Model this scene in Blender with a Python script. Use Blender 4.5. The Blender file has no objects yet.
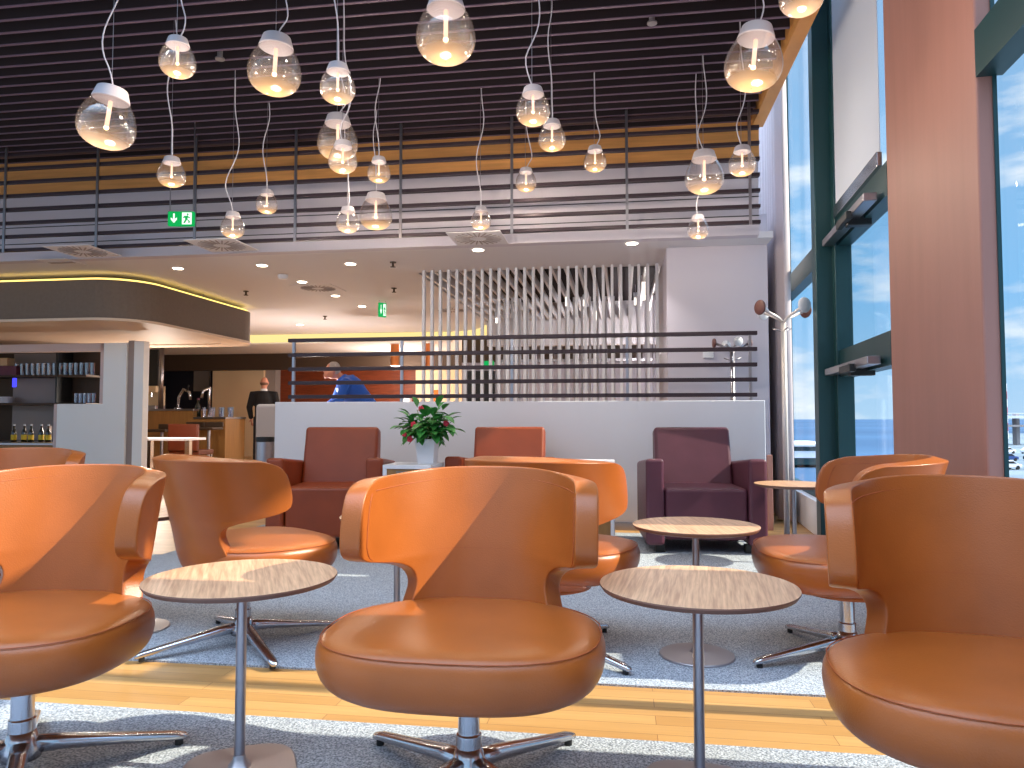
import bpy, bmesh, math, random
from mathutils import Vector, Matrix
R = math.radians
PI = math.pi
random.seed(7)
scene = bpy.context.scene
COL = scene.collection

# ------------------------------------------------------------------ camera
H = 1.0; FPX = 740.0; TH = math.atan(35/740)
cam_d = bpy.data.cameras.new('camera'); cam = bpy.data.objects.new('camera', cam_d); COL.objects.link(cam)
cam_d.sensor_width = 36; cam_d.lens = 36*FPX/1024; cam_d.clip_end = 20000; cam_d.clip_start = 0.05
cam.location = (0, 0, H); cam.rotation_euler = (PI/2+TH, 0, 0)
scene.camera = cam

def ray(px, py):
    x = (px-512)/FPX; z = (384-py)/FPX
    return Vector((x, math.cos(TH)-z*math.sin(TH), math.sin(TH)+z*math.cos(TH)))
def at(px, py, Y):
    d = ray(px, py); k = Y/d.y
    return Vector((d.x*k, Y, H+d.z*k))
def flo(px, py, z=0.0):
    d = ray(px, py); k = (z-H)/d.z
    return Vector((d.x*k, d.y*k, z))
# room frame: u to the right, v to the rear
AN = -R(8.5)
FR = Matrix.Translation((2.17, 6.39, 0)) @ Matrix.Rotation(AN, 4, 'Z')
FRi = FR.inverted()
def F(a, b, z=0): return FR @ Vector((a, b, z))
def pl(px, py, b):
    o = FRi @ Vector((0, 0, H)); d = FRi.to_3x3() @ ray(px, py)
    k = (b-o.y)/d.y; p = o+d*k
    return p.x, p.z
def pc(px, py, z):                       # pixel on a horizontal plane, in room frame
    p = FRi @ flo(px, py, z); return p.x, p.y
# window wall frame: local x = outward, local y = along the wall to the rear
WA = -math.atan(.21)
WR = Matrix.Translation((1.287, 0, 0)) @ Matrix.Rotation(WA, 4, 'Z')

# ------------------------------------------------------------------ materials
def lin(c):
    return tuple(((v/255)/12.92 if v/255 <= .04045 else ((v/255+.055)/1.055)**2.4) for v in c)
MATS = {}
def mat(name, rgb, rough=.5, metal=0.0, bump=None, var=None, spec=.5, coat=0, emit=None, sheen=0):
    m = bpy.data.materials.new(name); m.use_nodes = True; MATS[name] = m
    nt = m.node_tree; b = nt.nodes['Principled BSDF']
    c = lin(rgb)+(1,)
    b.inputs['Base Color'].default_value = c
    b.inputs['Roughness'].default_value = rough
    b.inputs['Metallic'].default_value = metal
    b.inputs['Specular IOR Level'].default_value = spec
    b.inputs['Coat Weight'].default_value = coat
    b.inputs['Sheen Weight'].default_value = sheen
    tc = nt.nodes.new('ShaderNodeTexCoord')
    if var:
        n = nt.nodes.new('ShaderNodeTexNoise'); n.inputs['Scale'].default_value = var[0]; n.inputs['Detail'].default_value = 4
        mp = nt.nodes.new('ShaderNodeMapping')
        if len(var) > 2: mp.inputs['Scale'].default_value = var[2]
        nt.links.new(tc.outputs['Object'], mp.inputs['Vector']); nt.links.new(mp.outputs[0], n.inputs['Vector'])
        r = nt.nodes.new('ShaderNodeValToRGB')
        r.color_ramp.elements[0].position = .3; r.color_ramp.elements[1].position = .7
        k = var[1]
        r.color_ramp.elements[0].color = tuple(v*(1-k) for v in c[:3])+(1,)
        r.color_ramp.elements[1].color = tuple(min(1, v*(1+k)) for v in c[:3])+(1,)
        nt.links.new(n.outputs['Fac'], r.inputs[0]); nt.links.new(r.outputs[0], b.inputs['Base Color'])
    if bump:
        n = nt.nodes.new('ShaderNodeTexNoise'); n.inputs['Scale'].default_value = bump[0]; n.inputs['Detail'].default_value = 3
        bp = nt.nodes.new('ShaderNodeBump'); bp.inputs['Strength'].default_value = bump[1]; bp.inputs['Distance'].default_value = .01
        nt.links.new(tc.outputs['Object'], n.inputs['Vector']); nt.links.new(n.outputs['Fac'], bp.inputs['Height']); nt.links.new(bp.outputs[0], b.inputs['Normal'])
    if emit:
        b.inputs['Emission Color'].default_value = lin(emit[0])+(1,); b.inputs['Emission Strength'].default_value = emit[1]
    return m
def leather(name, rgb, rough=.31):
    return mat(name, rgb, rough, bump=(260, .10), var=(5, .10), spec=.45)
LEA = leather('tan_leather', (160, 84, 32))
SEAM = mat('seam_thread', (158, 76, 32), .6)
LRED = leather('brown_leather', (134, 56, 24), .42)
LPUR = leather('aubergine_leather', (88, 46, 60), .40)
CHROME = mat('brushed_aluminium', (200, 200, 205), .22, 1.0)
STEEL = mat('satin_steel', (165, 160, 165), .32, 1.0)
PLATE = mat('grey_base_plate', (170, 165, 168), .38, .8)
DMETAL = mat('dark_rail_paint', (52, 38, 46), .45, .3)
WHITE = mat('white_paint', (226, 226, 232), .55, var=(2, .02))
WPART = mat('white_partition_paint', (218, 220, 230), .5, var=(1.5, .02))
GPART = mat('lavender_grey_paint', (196, 188, 198), .6)
CEILW = mat('ceiling_paint', (214, 210, 214), .8)
WSLAT = mat('white_slat_paint', (215, 214, 220), .5)
DVOID = mat('dark_ceiling_void', (30, 18, 24), .9)
SLATM = mat('dark_slat_metal', (108, 88, 106), .5, .2)
GREENM = mat('dark_teal_frame_paint', (24, 62, 66), .4, .2)
COPPER = mat('brown_column_cladding', (160, 112, 100), .55, var=(3, .05, (4, 4, .4)), bump=(30, .05))
BEIGE = mat('beige_panel', (230, 202, 166), .6)
CURT = mat('curtain_cloth', (205, 190, 192), .9, bump=(300, .1))
CANOPY = mat('canopy_fabric', (112, 98, 88), .85, bump=(150, .15), var=(30, .06))
CUNDER = mat('canopy_underside', (214, 190, 168), .6)
BLACK = mat('black_plastic', (18, 18, 20), .45)
DBROWN = mat('dark_brown_panel', (62, 44, 30), .6)
NAVY = mat('dark_navy_wall', (26, 28, 44), .6)
GREYF = mat('grey_felt', (158, 148, 146), .9, bump=(200, .2))
WOODR = mat('red_brown_wood_panel', (120, 52, 22), .45, var=(3, .25, (1, 1, 8)))
WOODC = mat('counter_oak', (150, 108, 60), .45, var=(4, .12, (8, 8, .6)))
WOODB = mat('bulkhead_oak', (206, 146, 84), .5, var=(3, .15, (.6, .6, 10)))
GREENL = mat('leaf_green', (66, 142, 66), .4, var=(12, .4))
FLOW = mat('flower_red', (214, 44, 70), .5)
STEMM = mat('stem_green', (70, 110, 50), .6)
SKIN = mat('skin', (206, 142, 118), .55)
JBLACK = mat('black_jumper', (24, 23, 27), .9)
JBLUE = mat('blue_jacket', (14, 88, 196), .6)
TROUS = mat('dark_trousers', (34, 34, 42), .8)
HAIRG = mat('grey_hair', (168, 160, 156), .8)
YEL = mat('yellow_label', (226, 190, 30), .5)
ORANGE = mat('orange_item', (236, 120, 30), .5)
MAGS = mat('magazine_paper', (120, 112, 104), .6)
BLIND = mat('roller_blind_cloth', (196, 204, 220), .8)
CAPW = mat('lamp_cap_white', (188, 182, 188), .45)
CORD = mat('white_cord', (205, 200, 208), .6)
PLUM = mat('plum_box', (110, 60, 84), .6)

def emis(name, rgb, s):
    m = bpy.data.materials.new(name); m.use_nodes = True; nt = m.node_tree; nt.nodes.clear()
    o = nt.nodes.new('ShaderNodeOutputMaterial'); e = nt.nodes.new('ShaderNodeEmission')
    e.inputs[0].default_value = lin(rgb)+(1,); e.inputs[1].default_value = s
    nt.links.new(e.outputs[0], o.inputs[0]); return m
E_DOWN = emis('downlight_glow', (255, 236, 205), 6)
E_LED = emis('led_strip_glow', (255, 214, 110), 1.0)
E_COVE = emis('cove_glow', (255, 226, 150), .42)
E_TUBE = emis('tube_light_glow', (255, 240, 225), .9)
E_EXIT = emis('exit_green_glow', (20, 170, 84), .42)
E_EXITW = emis('exit_white_glow', (235, 255, 240), .5)
E_ROD = emis('lamp_rod_glow', (255, 200, 168), .75)
E_TIP = emis('lamp_tip_glow', (255, 210, 140), 5)
E_BLUE = emis('blue_led_glow', (70, 70, 255), .6)

def glassy(name, tint=(1, 1, 1), refl=.06, rough=0.0, gmax=.75):
    m = bpy.data.materials.new(name); m.use_nodes = True; nt = m.node_tree; nt.nodes.clear()
    o = nt.nodes.new('ShaderNodeOutputMaterial'); t = nt.nodes.new('ShaderNodeBsdfTransparent'); g = nt.nodes.new('ShaderNodeBsdfGlossy')
    t.inputs[0].default_value = tuple(tint)+(1,); g.inputs['Roughness'].default_value = rough
    lw = nt.nodes.new('ShaderNodeLayerWeight'); lw.inputs[0].default_value = .25
    mr = nt.nodes.new('ShaderNodeMapRange'); mr.inputs['To Min'].default_value = refl; mr.inputs['To Max'].default_value = gmax
    mr.inputs['From Min'].default_value = .05; mr.inputs['From Max'].default_value = 1
    mx = nt.nodes.new('ShaderNodeMixShader')
    nt.links.new(lw.outputs['Facing'], mr.inputs[0]); nt.links.new(mr.outputs[0], mx.inputs[0])
    nt.links.new(t.outputs[0], mx.inputs[1]); nt.links.new(g.outputs[0], mx.inputs[2]); nt.links.new(mx.outputs[0], o.inputs[0])
    return m, nt, mx, o
WGLASS = glassy('window_glass', (.96, .98, .99), .01, 0.0, .10)[0]
TUMB = glassy('drinking_glass', (.86, .86, .9), .12, .05)[0]
BOTT = mat('dark_bottle_glass', (16, 26, 18), .12, spec=.8)
# bulb glass: clear, frosted and glowing towards its bottom (object z runs 0 at cap to -2 at bottom, scaled)
def bulb_mat():
    m, nt, mx, o = glassy('bulb_glass', (.92, .92, .95), .07)
    tc = nt.nodes.new('ShaderNodeTexCoord'); sp = nt.nodes.new('ShaderNodeSeparateXYZ')
    nt.links.new(tc.outputs['Generated'], sp.inputs[0])
    r = nt.nodes.new('ShaderNodeValToRGB')
    r.color_ramp.elements[0].position = .04; r.color_ramp.elements[0].color = (.75, .75, .75, 1)
    r.color_ramp.elements[1].position = .5; r.color_ramp.elements[1].color = (.05, .05, .05, 1)
    e = r.color_ramp.elements.new(.20); e.color = (.30, .30, .30, 1)
    nt.links.new(sp.outputs['Z'], r.inputs[0])
    tr = nt.nodes.new('ShaderNodeBsdfTranslucent'); tr.inputs[0].default_value = (.5, .47, .47, 1)
    em = nt.nodes.new('ShaderNodeEmission'); em.inputs[0].default_value = lin((255, 188, 110))+(1,)
    r2 = nt.nodes.new('ShaderNodeValToRGB')
    r2.color_ramp.elements[0].position = 0; r2.color_ramp.elements[0].color = (1, 1, 1, 1)
    r2.color_ramp.elements[1].position = .36; r2.color_ramp.elements[1].color = (.12, .12, .12, 1)
    e = r2.color_ramp.elements.new(.07); e.color = (.42, .42, .42, 1)
    nt.links.new(sp.outputs['Z'], r2.inputs[0])
    mm = nt.nodes.new('ShaderNodeMath'); mm.operation = 'MULTIPLY'; mm.inputs[1].default_value = .85
    nt.links.new(r2.outputs[0], mm.inputs[0]); nt.links.new(mm.outputs[0], em.inputs[1])
    ad = nt.nodes.new('ShaderNodeAddShader'); nt.links.new(tr.outputs[0], ad.inputs[0]); nt.links.new(em.outputs[0], ad.inputs[1])
    m2 = nt.nodes.new('ShaderNodeMixShader'); nt.links.new(r.outputs[0], m2.inputs[0])
    nt.links.new(mx.outputs[0], m2.inputs[1]); nt.links.new(ad.outputs[0], m2.inputs[2]); nt.links.new(m2.outputs[0], o.inputs[0])
    return m
BULB = bulb_mat()

def oak_top():
    m = bpy.data.materials.new('oak_table_top'); m.use_nodes = True; nt = m.node_tree; b = nt.nodes['Principled BSDF']
    tc = nt.nodes.new('ShaderNodeTexCoord'); mp = nt.nodes.new('ShaderNodeMapping')
    mp.inputs['Scale'].default_value = (60, 3, 3); mp.inputs['Rotation'].default_value = (0, 0, R(25))
    n = nt.nodes.new('ShaderNodeTexNoise'); n.inputs['Scale'].default_value = 2.2; n.inputs['Detail'].default_value = 6
    r = nt.nodes.new('ShaderNodeValToRGB'); r.color_ramp.elements[0].position = .3; r.color_ramp.elements[1].position = .7
    r.color_ramp.elements[0].color = lin((162, 118, 88))+(1,); r.color_ramp.elements[1].color = lin((214, 170, 132))+(1,)
    nt.links.new(tc.outputs['Object'], mp.inputs[0]); nt.links.new(mp.outputs[0], n.inputs[0]); nt.links.new(n.outputs['Fac'], r.inputs[0])
    nt.links.new(r.outputs[0], b.inputs['Base Color']); b.inputs['Roughness'].default_value = .42
    return m
OAK = oak_top()
OAKEDGE = mat('table_edge', (120, 84, 70), .5)

def floor_wood():
    m = bpy.data.materials.new('plank_floor'); m.use_nodes = True; nt = m.node_tree; b = nt.nodes['Principled BSDF']
    tc = nt.nodes.new('ShaderNodeTexCoord')
    br = nt.nodes.new('ShaderNodeTexBrick'); br.inputs['Scale'].default_value = 1
    br.inputs['Brick Width'].default_value = 1.1; br.inputs['Row Height'].default_value = .075; br.inputs['Mortar Size'].default_value = .0012
    br.inputs['Color1'].default_value = lin((176, 128, 72))+(1,); br.inputs['Color2'].default_value = lin((196, 150, 92))+(1,); br.inputs['Mortar'].default_value = lin((130, 84, 44))+(1,)
    nt.links.new(tc.outputs['Object'], br.inputs['Vector'])
    mp = nt.nodes.new('ShaderNodeMapping'); mp.inputs['Scale'].default_value = (1.2, 22, 1)
    n = nt.nodes.new('ShaderNodeTexNoise'); n.inputs['Scale'].default_value = 3; n.inputs['Detail'].default_value = 5
    nt.links.new(tc.outputs['Object'], mp.inputs[0]); nt.links.new(mp.outputs[0], n.inputs[0])
    mr = nt.nodes.new('ShaderNodeMapRange'); mr.inputs['To Min'].default_value = .8; mr.inputs['To Max'].default_value = 1.15
    nt.links.new(n.outputs['Fac'], mr.inputs[0])
    mx = nt.nodes.new('ShaderNodeVectorMath'); mx.operation = 'SCALE'
    nt.links.new(br.outputs['Color'], mx.inputs[0]); nt.links.new(mr.outputs[0], mx.inputs['Scale'])
    nt.links.new(mx.outputs[0], b.inputs['Base Color']); b.inputs['Roughness'].default_value = .4
    return m
PLANK = floor_wood()
def carpet_mat():
    m = bpy.data.materials.new('grey_carpet'); m.use_nodes = True; nt = m.node_tree; b = nt.nodes['Principled BSDF']
    tc = nt.nodes.new('ShaderNodeTexCoord')
    n = nt.nodes.new('ShaderNodeTexNoise'); n.inputs['Scale'].default_value = 160; n.inputs['Detail'].default_value = 3
    n2 = nt.nodes.new('ShaderNodeTexVoronoi'); n2.inputs['Scale'].default_value = 120
    nt.links.new(tc.outputs['Object'], n.inputs['Vector']); nt.links.new(tc.outputs['Object'], n2.inputs['Vector'])
    r = nt.nodes.new('ShaderNodeValToRGB'); r.color_ramp.elements[0].position = .35; r.color_ramp.elements[1].position = .68
    r.color_ramp.elements[0].color = lin((112, 117, 124))+(1,); r.color_ramp.elements[1].color = lin((200, 205, 212))+(1,)
    nt.links.new(n.outputs['Fac'], r.inputs[0]); nt.links.new(r.outputs[0], b.inputs['Base Color'])
    b.inputs['Roughness'].default_value = .95; b.inputs['Specular IOR Level'].default_value = .1
    bp = nt.nodes.new('ShaderNodeBump'); bp.inputs['Strength'].default_value = .5; bp.inputs['Distance'].default_value = .004
    nt.links.new(n2.outputs['Distance'], bp.inputs['Height']); nt.links.new(bp.outputs[0], b.inputs['Normal'])
    return m
CARPET = carpet_mat()

# ------------------------------------------------------------------ mesh builder
class MB:
    def __init__(s): s.bm = bmesh.new(); s.mats = []; s.cur = 0
    def use(s, m):
        if m not in s.mats: s.mats.append(m)
        s.cur = s.mats.index(m); return s
    def _f(s, vs):
        try:
            f = s.bm.faces.new(vs); f.material_index = s.cur; return f
        except ValueError: return None
    def box(s, c, size, rot=None):
        M_ = rot.to_4x4() if rot is not None else Matrix.Identity(4)
        vs = []
        for z in (-1, 1):
            for x, y in ((-1, -1), (1, -1), (1, 1), (-1, 1)):
                vs.append(s.bm.verts.new(Vector(c)+M_ @ Vector((x*size[0]/2, y*size[1]/2, z*size[2]/2))))
        for q in ((3, 2, 1, 0), (4, 5, 6, 7), (0, 1, 5, 4), (1, 2, 6, 5), (2, 3, 7, 6), (3, 0, 4, 7)): s._f([vs[i] for i in q])
        return s
    def bx(s, x0, x1, y0, y1, z0, z1): return s.box(((x0+x1)/2, (y0+y1)/2, (z0+z1)/2), (abs(x1-x0), abs(y1-y0), abs(z1-z0)))
    def rings(s, rings, cap0=True, cap1=True, close=True):
        rv = [[s.bm.verts.new(p) for p in r] for r in rings]
        n = len(rv[0])
        for i in range(len(rv)-1):
            for j in range(n if close else n-1):
                k = (j+1) % n
                s._f([rv[i][j], rv[i][k], rv[i+1][k], rv[i+1][j]])
        if cap0: s._f(rv[0][::-1])
        if cap1: s._f(rv[-1])
        return s
    def lathe(s, prof, c=(0, 0, 0), n=24, cap=True):
        return s.rings([[Vector((c[0]+r*math.cos(2*PI*j/n), c[1]+r*math.sin(2*PI*j/n), c[2]+z)) for j in range(n)] for r, z in prof], cap, cap)
    def cyl(s, c, r, z0, z1, n=20): return s.lathe([(r, z0), (r, z1)], c, n)
    def tube(s, pts, rad, n=8, flat=1.0):
        pts = [Vector(p) for p in pts]
        if not hasattr(rad, '__len__'): rad = [rad]*len(pts)
        rs = []; prev = None
        for i, p in enumerate(pts):
            t = (pts[min(i+1, len(pts)-1)]-pts[max(i-1, 0)]).normalized()
            if prev is None:
                up = Vector((0, 0, 1)) if abs(t.z) < .9 else Vector((1, 0, 0))
                a = t.cross(up).normalized()
            else:
                a = (prev-t*prev.dot(t)).normalized()
            prev = a; b = a.cross(t).normalized()
            rs.append([p+a*rad[i]*math.cos(2*PI*j/n)+b*rad[i]*flat*math.sin(2*PI*j/n) for j in range(n)])
        return s.rings(rs)
    def ball(s, c, r, n=12, m=8):
        if not hasattr(r, '__len__'): r = (r, r, r)
        rs = []
        for i in range(1, m):
            ph = PI*i/m
            rs.append([Vector((c[0]+r[0]*math.sin(ph)*math.cos(2*PI*j/n), c[1]+r[1]*math.sin(ph)*math.sin(2*PI*j/n), c[2]-r[2]*math.cos(ph))) for j in range(n)])
        return s.rings(rs)
    def prism(s, poly, y0, y1, plane='xz'):
        def P(p, t): return Vector((p[0], t, p[1])) if plane == 'xz' else Vector((p[0], p[1], t))
        return s.rings([[P(p, y0) for p in poly], [P(p, y1) for p in poly]])
    def quad(s, *ps): s._f([s.bm.verts.new(p) for p in ps]); return s
    def obj(s, name, m=None, parent=None, frame=None, smooth=False, bevel=0, bseg=3, sub=0, loc=None, rotz=None):
        bmesh.ops.recalc_face_normals(s.bm, faces=s.bm.faces)
        me = bpy.data.meshes.new(name); s.bm.to_mesh(me); s.bm.free()
        for mm in (s.mats or [m]): me.materials.append(mm)
        if smooth: me.polygons.foreach_set('use_smooth', [True]*len(me.polygons))
        o = bpy.data.objects.new(name, me); COL.objects.link(o)
        if parent: o.parent = parent
        if frame is not None: o.matrix_world = frame
        if loc is not None: o.location = loc
        if rotz is not None: o.rotation_euler = (0, 0, rotz)
        if bevel:
            b = o.modifiers.new('bevel', 'BEVEL'); b.width = bevel; b.segments = bseg; b.limit_method = 'ANGLE'; b.angle_limit = R(40)
            if smooth: b.harden_normals = False
        if sub:
            q = o.modifiers.new('sub', 'SUBSURF'); q.levels = sub; q.render_levels = sub
        if smooth and not sub:
            e = o.modifiers.new('ws', 'WEIGHTED_NORMAL') if bevel else None
        return o
def struct(o): o['kind'] = 'structure'; return o
def tag(o, label, cat, group=None, kind=None):
    o['label'] = label; o['category'] = cat
    if group: o['group'] = group
    if kind: o['kind'] = kind
    return o
def thing(name, label, cat, loc=(0, 0, 0), rotz=0, group=None, frame=None):
    o = bpy.data.objects.new(name, None); COL.objects.link(o); o.empty_display_size = .1
    if frame is not None: o.matrix_world = frame @ Matrix.Translation(loc) @ Matrix.Rotation(rotz, 4, 'Z')
    else: o.location = loc; o.rotation_euler = (0, 0, rotz)
    return tag(o, label, cat, group)
def copytree(o, parent=None):
    c = o.copy(); COL.objects.link(c)
    if parent: c.parent = parent
    for ch in list(o.children): copytree(ch, c)
    return c
def place(proto, used, loc, rotz, label, group=None, frame=None, scale=None):
    o = proto if not used[0] else copytree(proto); used[0] = True
    m = Matrix.Translation(loc) @ Matrix.Rotation(rotz, 4, 'Z')
    if frame is not None: m = frame @ m
    o.location = m.to_translation(); o.rotation_euler = m.to_euler()
    if scale: o.scale = (scale,)*3
    o['label'] = label
    if group: o['group'] = group
    return o

# ------------------------------------------------------------------ the setting
SLOPE = .21
# floor: wood everywhere, carpets as slabs
def yl(a, c0): return c0
fa = [FRi @ flo(835, 697, .008), FRi @ flo(118, 657, .008)]; bf = (fa[0].y+fa[1].y)/2
na = [FRi @ flo(0, 698.5, .008), FRi @ flo(972, 762, .008)]; bn = (na[0].y+na[1].y)/2
wr = WR.inverted()
def wall_a(b, d=0.0):      # room-frame a of the window wall at room-frame b
    p = FRi @ (WR @ Vector((d, 0, 0))); q = FRi @ (WR @ Vector((d, 10, 0)))
    return p.x+(q.x-p.x)*(b-p.y)/(q.y-p.y)
o = MB().prism([(-16, -9), (wall_a(-9, .05), -9), (wall_a(14, .05), 14), (-16, 14)], -.2, 0, 'xy').obj('floor', PLANK, frame=FR); struct(o)
zc = .008
m = MB().prism([(-9, -9), (wall_a(-9, -.03), -9), (wall_a(bn, -.03), bn), (-9, bn)], -.001, zc, 'xy')
o = m.obj('carpet', CARPET, frame=FR); tag(o, 'grey carpet in the foreground, in front of the wooden floor strip', 'carpet')
aL = (FRi @ flo(176, 545)).x
bB = (FRi @ flo(176, 556)).y
m = MB().prism([(-9, bf), (wall_a(bf, -.03), bf), (wall_a(-.05)-.02, -.05), (-4.55, -.05), (-4.55, bB), (-9, bB)], -.001, zc, 'xy')
o = m.obj('carpet', CARPET, frame=FR); tag(o, 'grey carpet under the middle row of swivel chairs, behind the wooden floor strip', 'carpet')

# slatted dark ceiling
ZC = 3.75
m = MB().use(DVOID).bx(-14, .12, -4.0, .5, ZC+.12, ZC+.2)
m.use(SLATM)
b = .33
while b > -3.9:
    m.use(SLATM).bx(-14, -.02, b-.0105, b+.0105, ZC, ZC+.006); m.use(DVOID).bx(-14, -.02, b-.010, b+.010, ZC+.006, ZC+.08); b -= .150  # slat sides void-dark: shade put into the colour, paler lip below
# right edge follows the window wall
o = m.obj('ceiling', frame=FR); struct(o)
m = MB().bx(.0, .10, -4.0, .36, ZC-.05, ZC+.24); o = m.obj('trim_1', WOODB, frame=FR); struct(o)
m = MB().bx(-14, 4, -4.0, .6, 5.9, 6.0); o = m.obj('ceiling', WHITE, frame=FR); struct(o)

# bulkhead between the high ceiling and the low one
zl = 2.69
_, zw = pl(763, 158, .34)
m = MB().use(WOODB).bx(-14, .06, .34, .46, zw, ZC+.2); m.use(GPART).bx(-14, .05, .341, .46, zl, zw)
m.use(BLACK)
for k in range(1, 4):
    z = zl+(zw-zl)*k/4; m.bx(-14, .05, .335, .342, z-.004, z+.004)
o = m.obj('ceiling', frame=FR); struct(o)
# upper hanging dark rail screen
t = thing('rail_screen', 'wide screen of dark horizontal rails hanging below the slatted ceiling', 'rail screen', frame=FR)
for k in range(8):
    _, z = pl(761, 222-15.8*k, 0)
    MB().bx(-13.5, 0.0, -.025, .025, z-.015, z+.015).obj('rail', DMETAL, t, bevel=.004)
_, z0 = pl(761, 222, 0); _, z1 = pl(761, 111, 0)
for px in (6, 98, 196, 296, 401, 512, 627, 750):
    a, _ = pl(px, 200, -.03)
    MB().bx(a-.012, a+.012, -.05, -.036, z0-.03, ZC+.02).obj('post', STEEL, t)
# low partition with rail on top
aR, _ = pl(765, 401, .15); aLp, zp = pl(275, 401, .15)
zp = 1.165
o = MB().bx(aLp, aR, .15, .29, 0, zp).obj('wall_partition', WPART, frame=FR, bevel=.006); struct(o)
o = MB().bx(aLp+.02, aR-.02, .138, .15, 0, .07).obj('baseboard_partition', STEEL, frame=FR); struct(o)
t = thing('railing', 'dark five-bar railing standing on top of the white partition', 'railing', frame=FR)
for y in (333, 349, 364.5, 379.5, 394.7):
    aE, z = pl(757, y, .22); aS, _ = pl(289, y, .22)
    MB().bx(aS, aE, .195, .245, z-.018, z+.018).obj('rail', DMETAL, t, bevel=.004)
_, zt = pl(757, 333, .22)
for px in (294, 402, 512, 627, 750):
    a, _ = pl(px, 350, .22)
    MB().bx(a-.012, a+.012, .205, .235, zp, zt+.02).obj('post', STEEL, t)

# white block behind partition on the right
aB0, _ = pl(667, 300, .75); aB1, _ = pl(768, 300, .75)
o = MB().bx(aB0, aB1, .75, 3.3, 0, zl+.3).obj('wall_pillar', GPART, frame=FR); struct(o)
# low rear ceiling (hole for the baffle ceiling)
a0, _ = pl(418, 268, 1.6)
b0 = 1.6
m = MB().bx(-14, aB1, .46, b0, zl, zl+.06).bx(-14, a0, b0, 20, zl, zl+.06)
m.bx(a0-.01, a0, b0, 9, zl, zl+.35).bx(a0, aB0, b0-.01, b0, zl, zl+.35)
o = m.obj('ceiling', CEILW, frame=FR); struct(o)
m = MB().use(DVOID).bx(a0, aB0+1.0, b0, 9, zl+.32, zl+.38)
m.use(WSLAT)
aa = a0+.05
while aa < aB0:
    m.bx(aa-.015, aa+.015, b0+.02, 6.0, zl+.0, zl+.10); aa += .15
o = m.obj('ceiling', frame=FR); struct(o)
m = MB().bx(a0, aB0+1, 6.0, 6.2, zl-.42, zl+.35)
o = m.obj('trim_2', CEILW, frame=FR); struct(o)

# ---- window wall
def wbox(m, s0, s1, d0, d1, z0, z1): return m.bx(d0, d1, s0, s1, z0, z1)
HW = 5.9
SX = {'colN': 3.06, 'colF': 4.33, 'fin': 5.78, 'end': 8.4}
m = MB(); wbox(m, 3.06, 4.33, 0, .078, 0, HW)
o = m.obj('wall_column', COPPER, frame=WR, bevel=.01); struct(o)
# end wall behind the curtain
m = MB(); wbox(m, 8.4, 12, 0, .075, 0, HW)
o = m.obj('wall_right', WHITE, frame=WR); struct(o)
m = MB(); wbox(m, 4.33, 8.4, -.03, .3, 0, .30); o = m.obj('baseboard_right', WHITE, frame=WR, bevel=.008); struct(o)
def window(n, s0, s1, zs, zb=.30, zt=HW, glass_d=.07, fr=.045, fr2=.045):
    w = MB()
    wbox(w, s0, s0+fr, .03, .10, zb, zt); wbox(w, s1-fr2, s1, .03 if fr2 > .02 else .06, .10 if fr2 > .02 else .075, zb, zt)
    wbox(w, s0, s1, .03, .10, zb, zb+.06)
    for z in zs: wbox(w, s0, s1, .0, .10, z-.10, z+.10)
    root = w.obj('window_%d' % n, GREENM, frame=WR); struct(root)
    edges = [zb+.03]+list(zs)+[zt]
    for i in range(len(edges)-1):
        p = MB(); wbox(p, s0+.02, s1-.02, glass_d, glass_d+.008, edges[i], edges[i+1]); p.obj('pane', WGLASS, root)
    return root
window(1, 2.5, 3.06, (2.51,), zb=.12, fr2=.008)
window(6, 1.75, 2.5, (2.98,), zb=.12, fr=.02, fr2=.03)  # unseen bay, transom set high so sun reaches the central chair
w2 = window(2, 4.33, 5.78, (2.40, 1.41))
window(3, 5.88, 8.4, (2.40,))
# green fin
m = MB(); wbox(m, 5.72, 5.88, -.135, .11, 0, HW); wbox(m, 5.62, 5.72, -.02, .10, .3, HW)
o = m.obj('trim_3', GREENM, frame=WR, bevel=.006); struct(o)
# opener bars under the transoms of window 2
for z in (2.33, 1.35):
    t_ = MB(); wbox(t_, 4.45, 5.66, -.10, -.02, z-.025, z+.025)
    oo = t_.obj('opener_rail', STEEL, w2, bevel=.006)
    t_ = MB(); wbox(t_, 4.75, 5.05, -.13, -.09, z-.05, z+.0); wbox(t_, 4.85, 4.92, -.1, .05, z-.07, z+.02)
    t_.obj('window_opener', BLACK, w2, bevel=.006)
# roller blind in window 2
t = thing('roller_blind', 'pale roller blind pulled down over the top of the tall window', 'blind', frame=WR)
m = MB(); wbox(m, 4.42, 5.60, -.01, -.006, 2.58, HW-.2); m.obj('cloth', BLIND, t)
m = MB(); wbox(m, 4.42, 5.60, -.03, .004, 2.50, 2.59); m.obj('bottom_bar', CHROME, t, bevel=.006)
# unseen column and added low panel, shaped to shade the chairs; windows there
m = MB(); wbox(m, .55, 1.75, 0, .12, 0, HW); wbox(m, 1.75, 2.10, .0, .055, 0, 2.0); o = m.obj('wall_column', COPPER, frame=WR); struct(o)
window(4, -1.6, .55, (2.51,), zb=.12)
m = MB(); wbox(m, -2.6, -1.6, 0, .55, 0, HW); o = m.obj('wall_column', COPPER, frame=WR); struct(o)
window(5, -5.0, -2.6, (2.51,), zb=.12)
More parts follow.
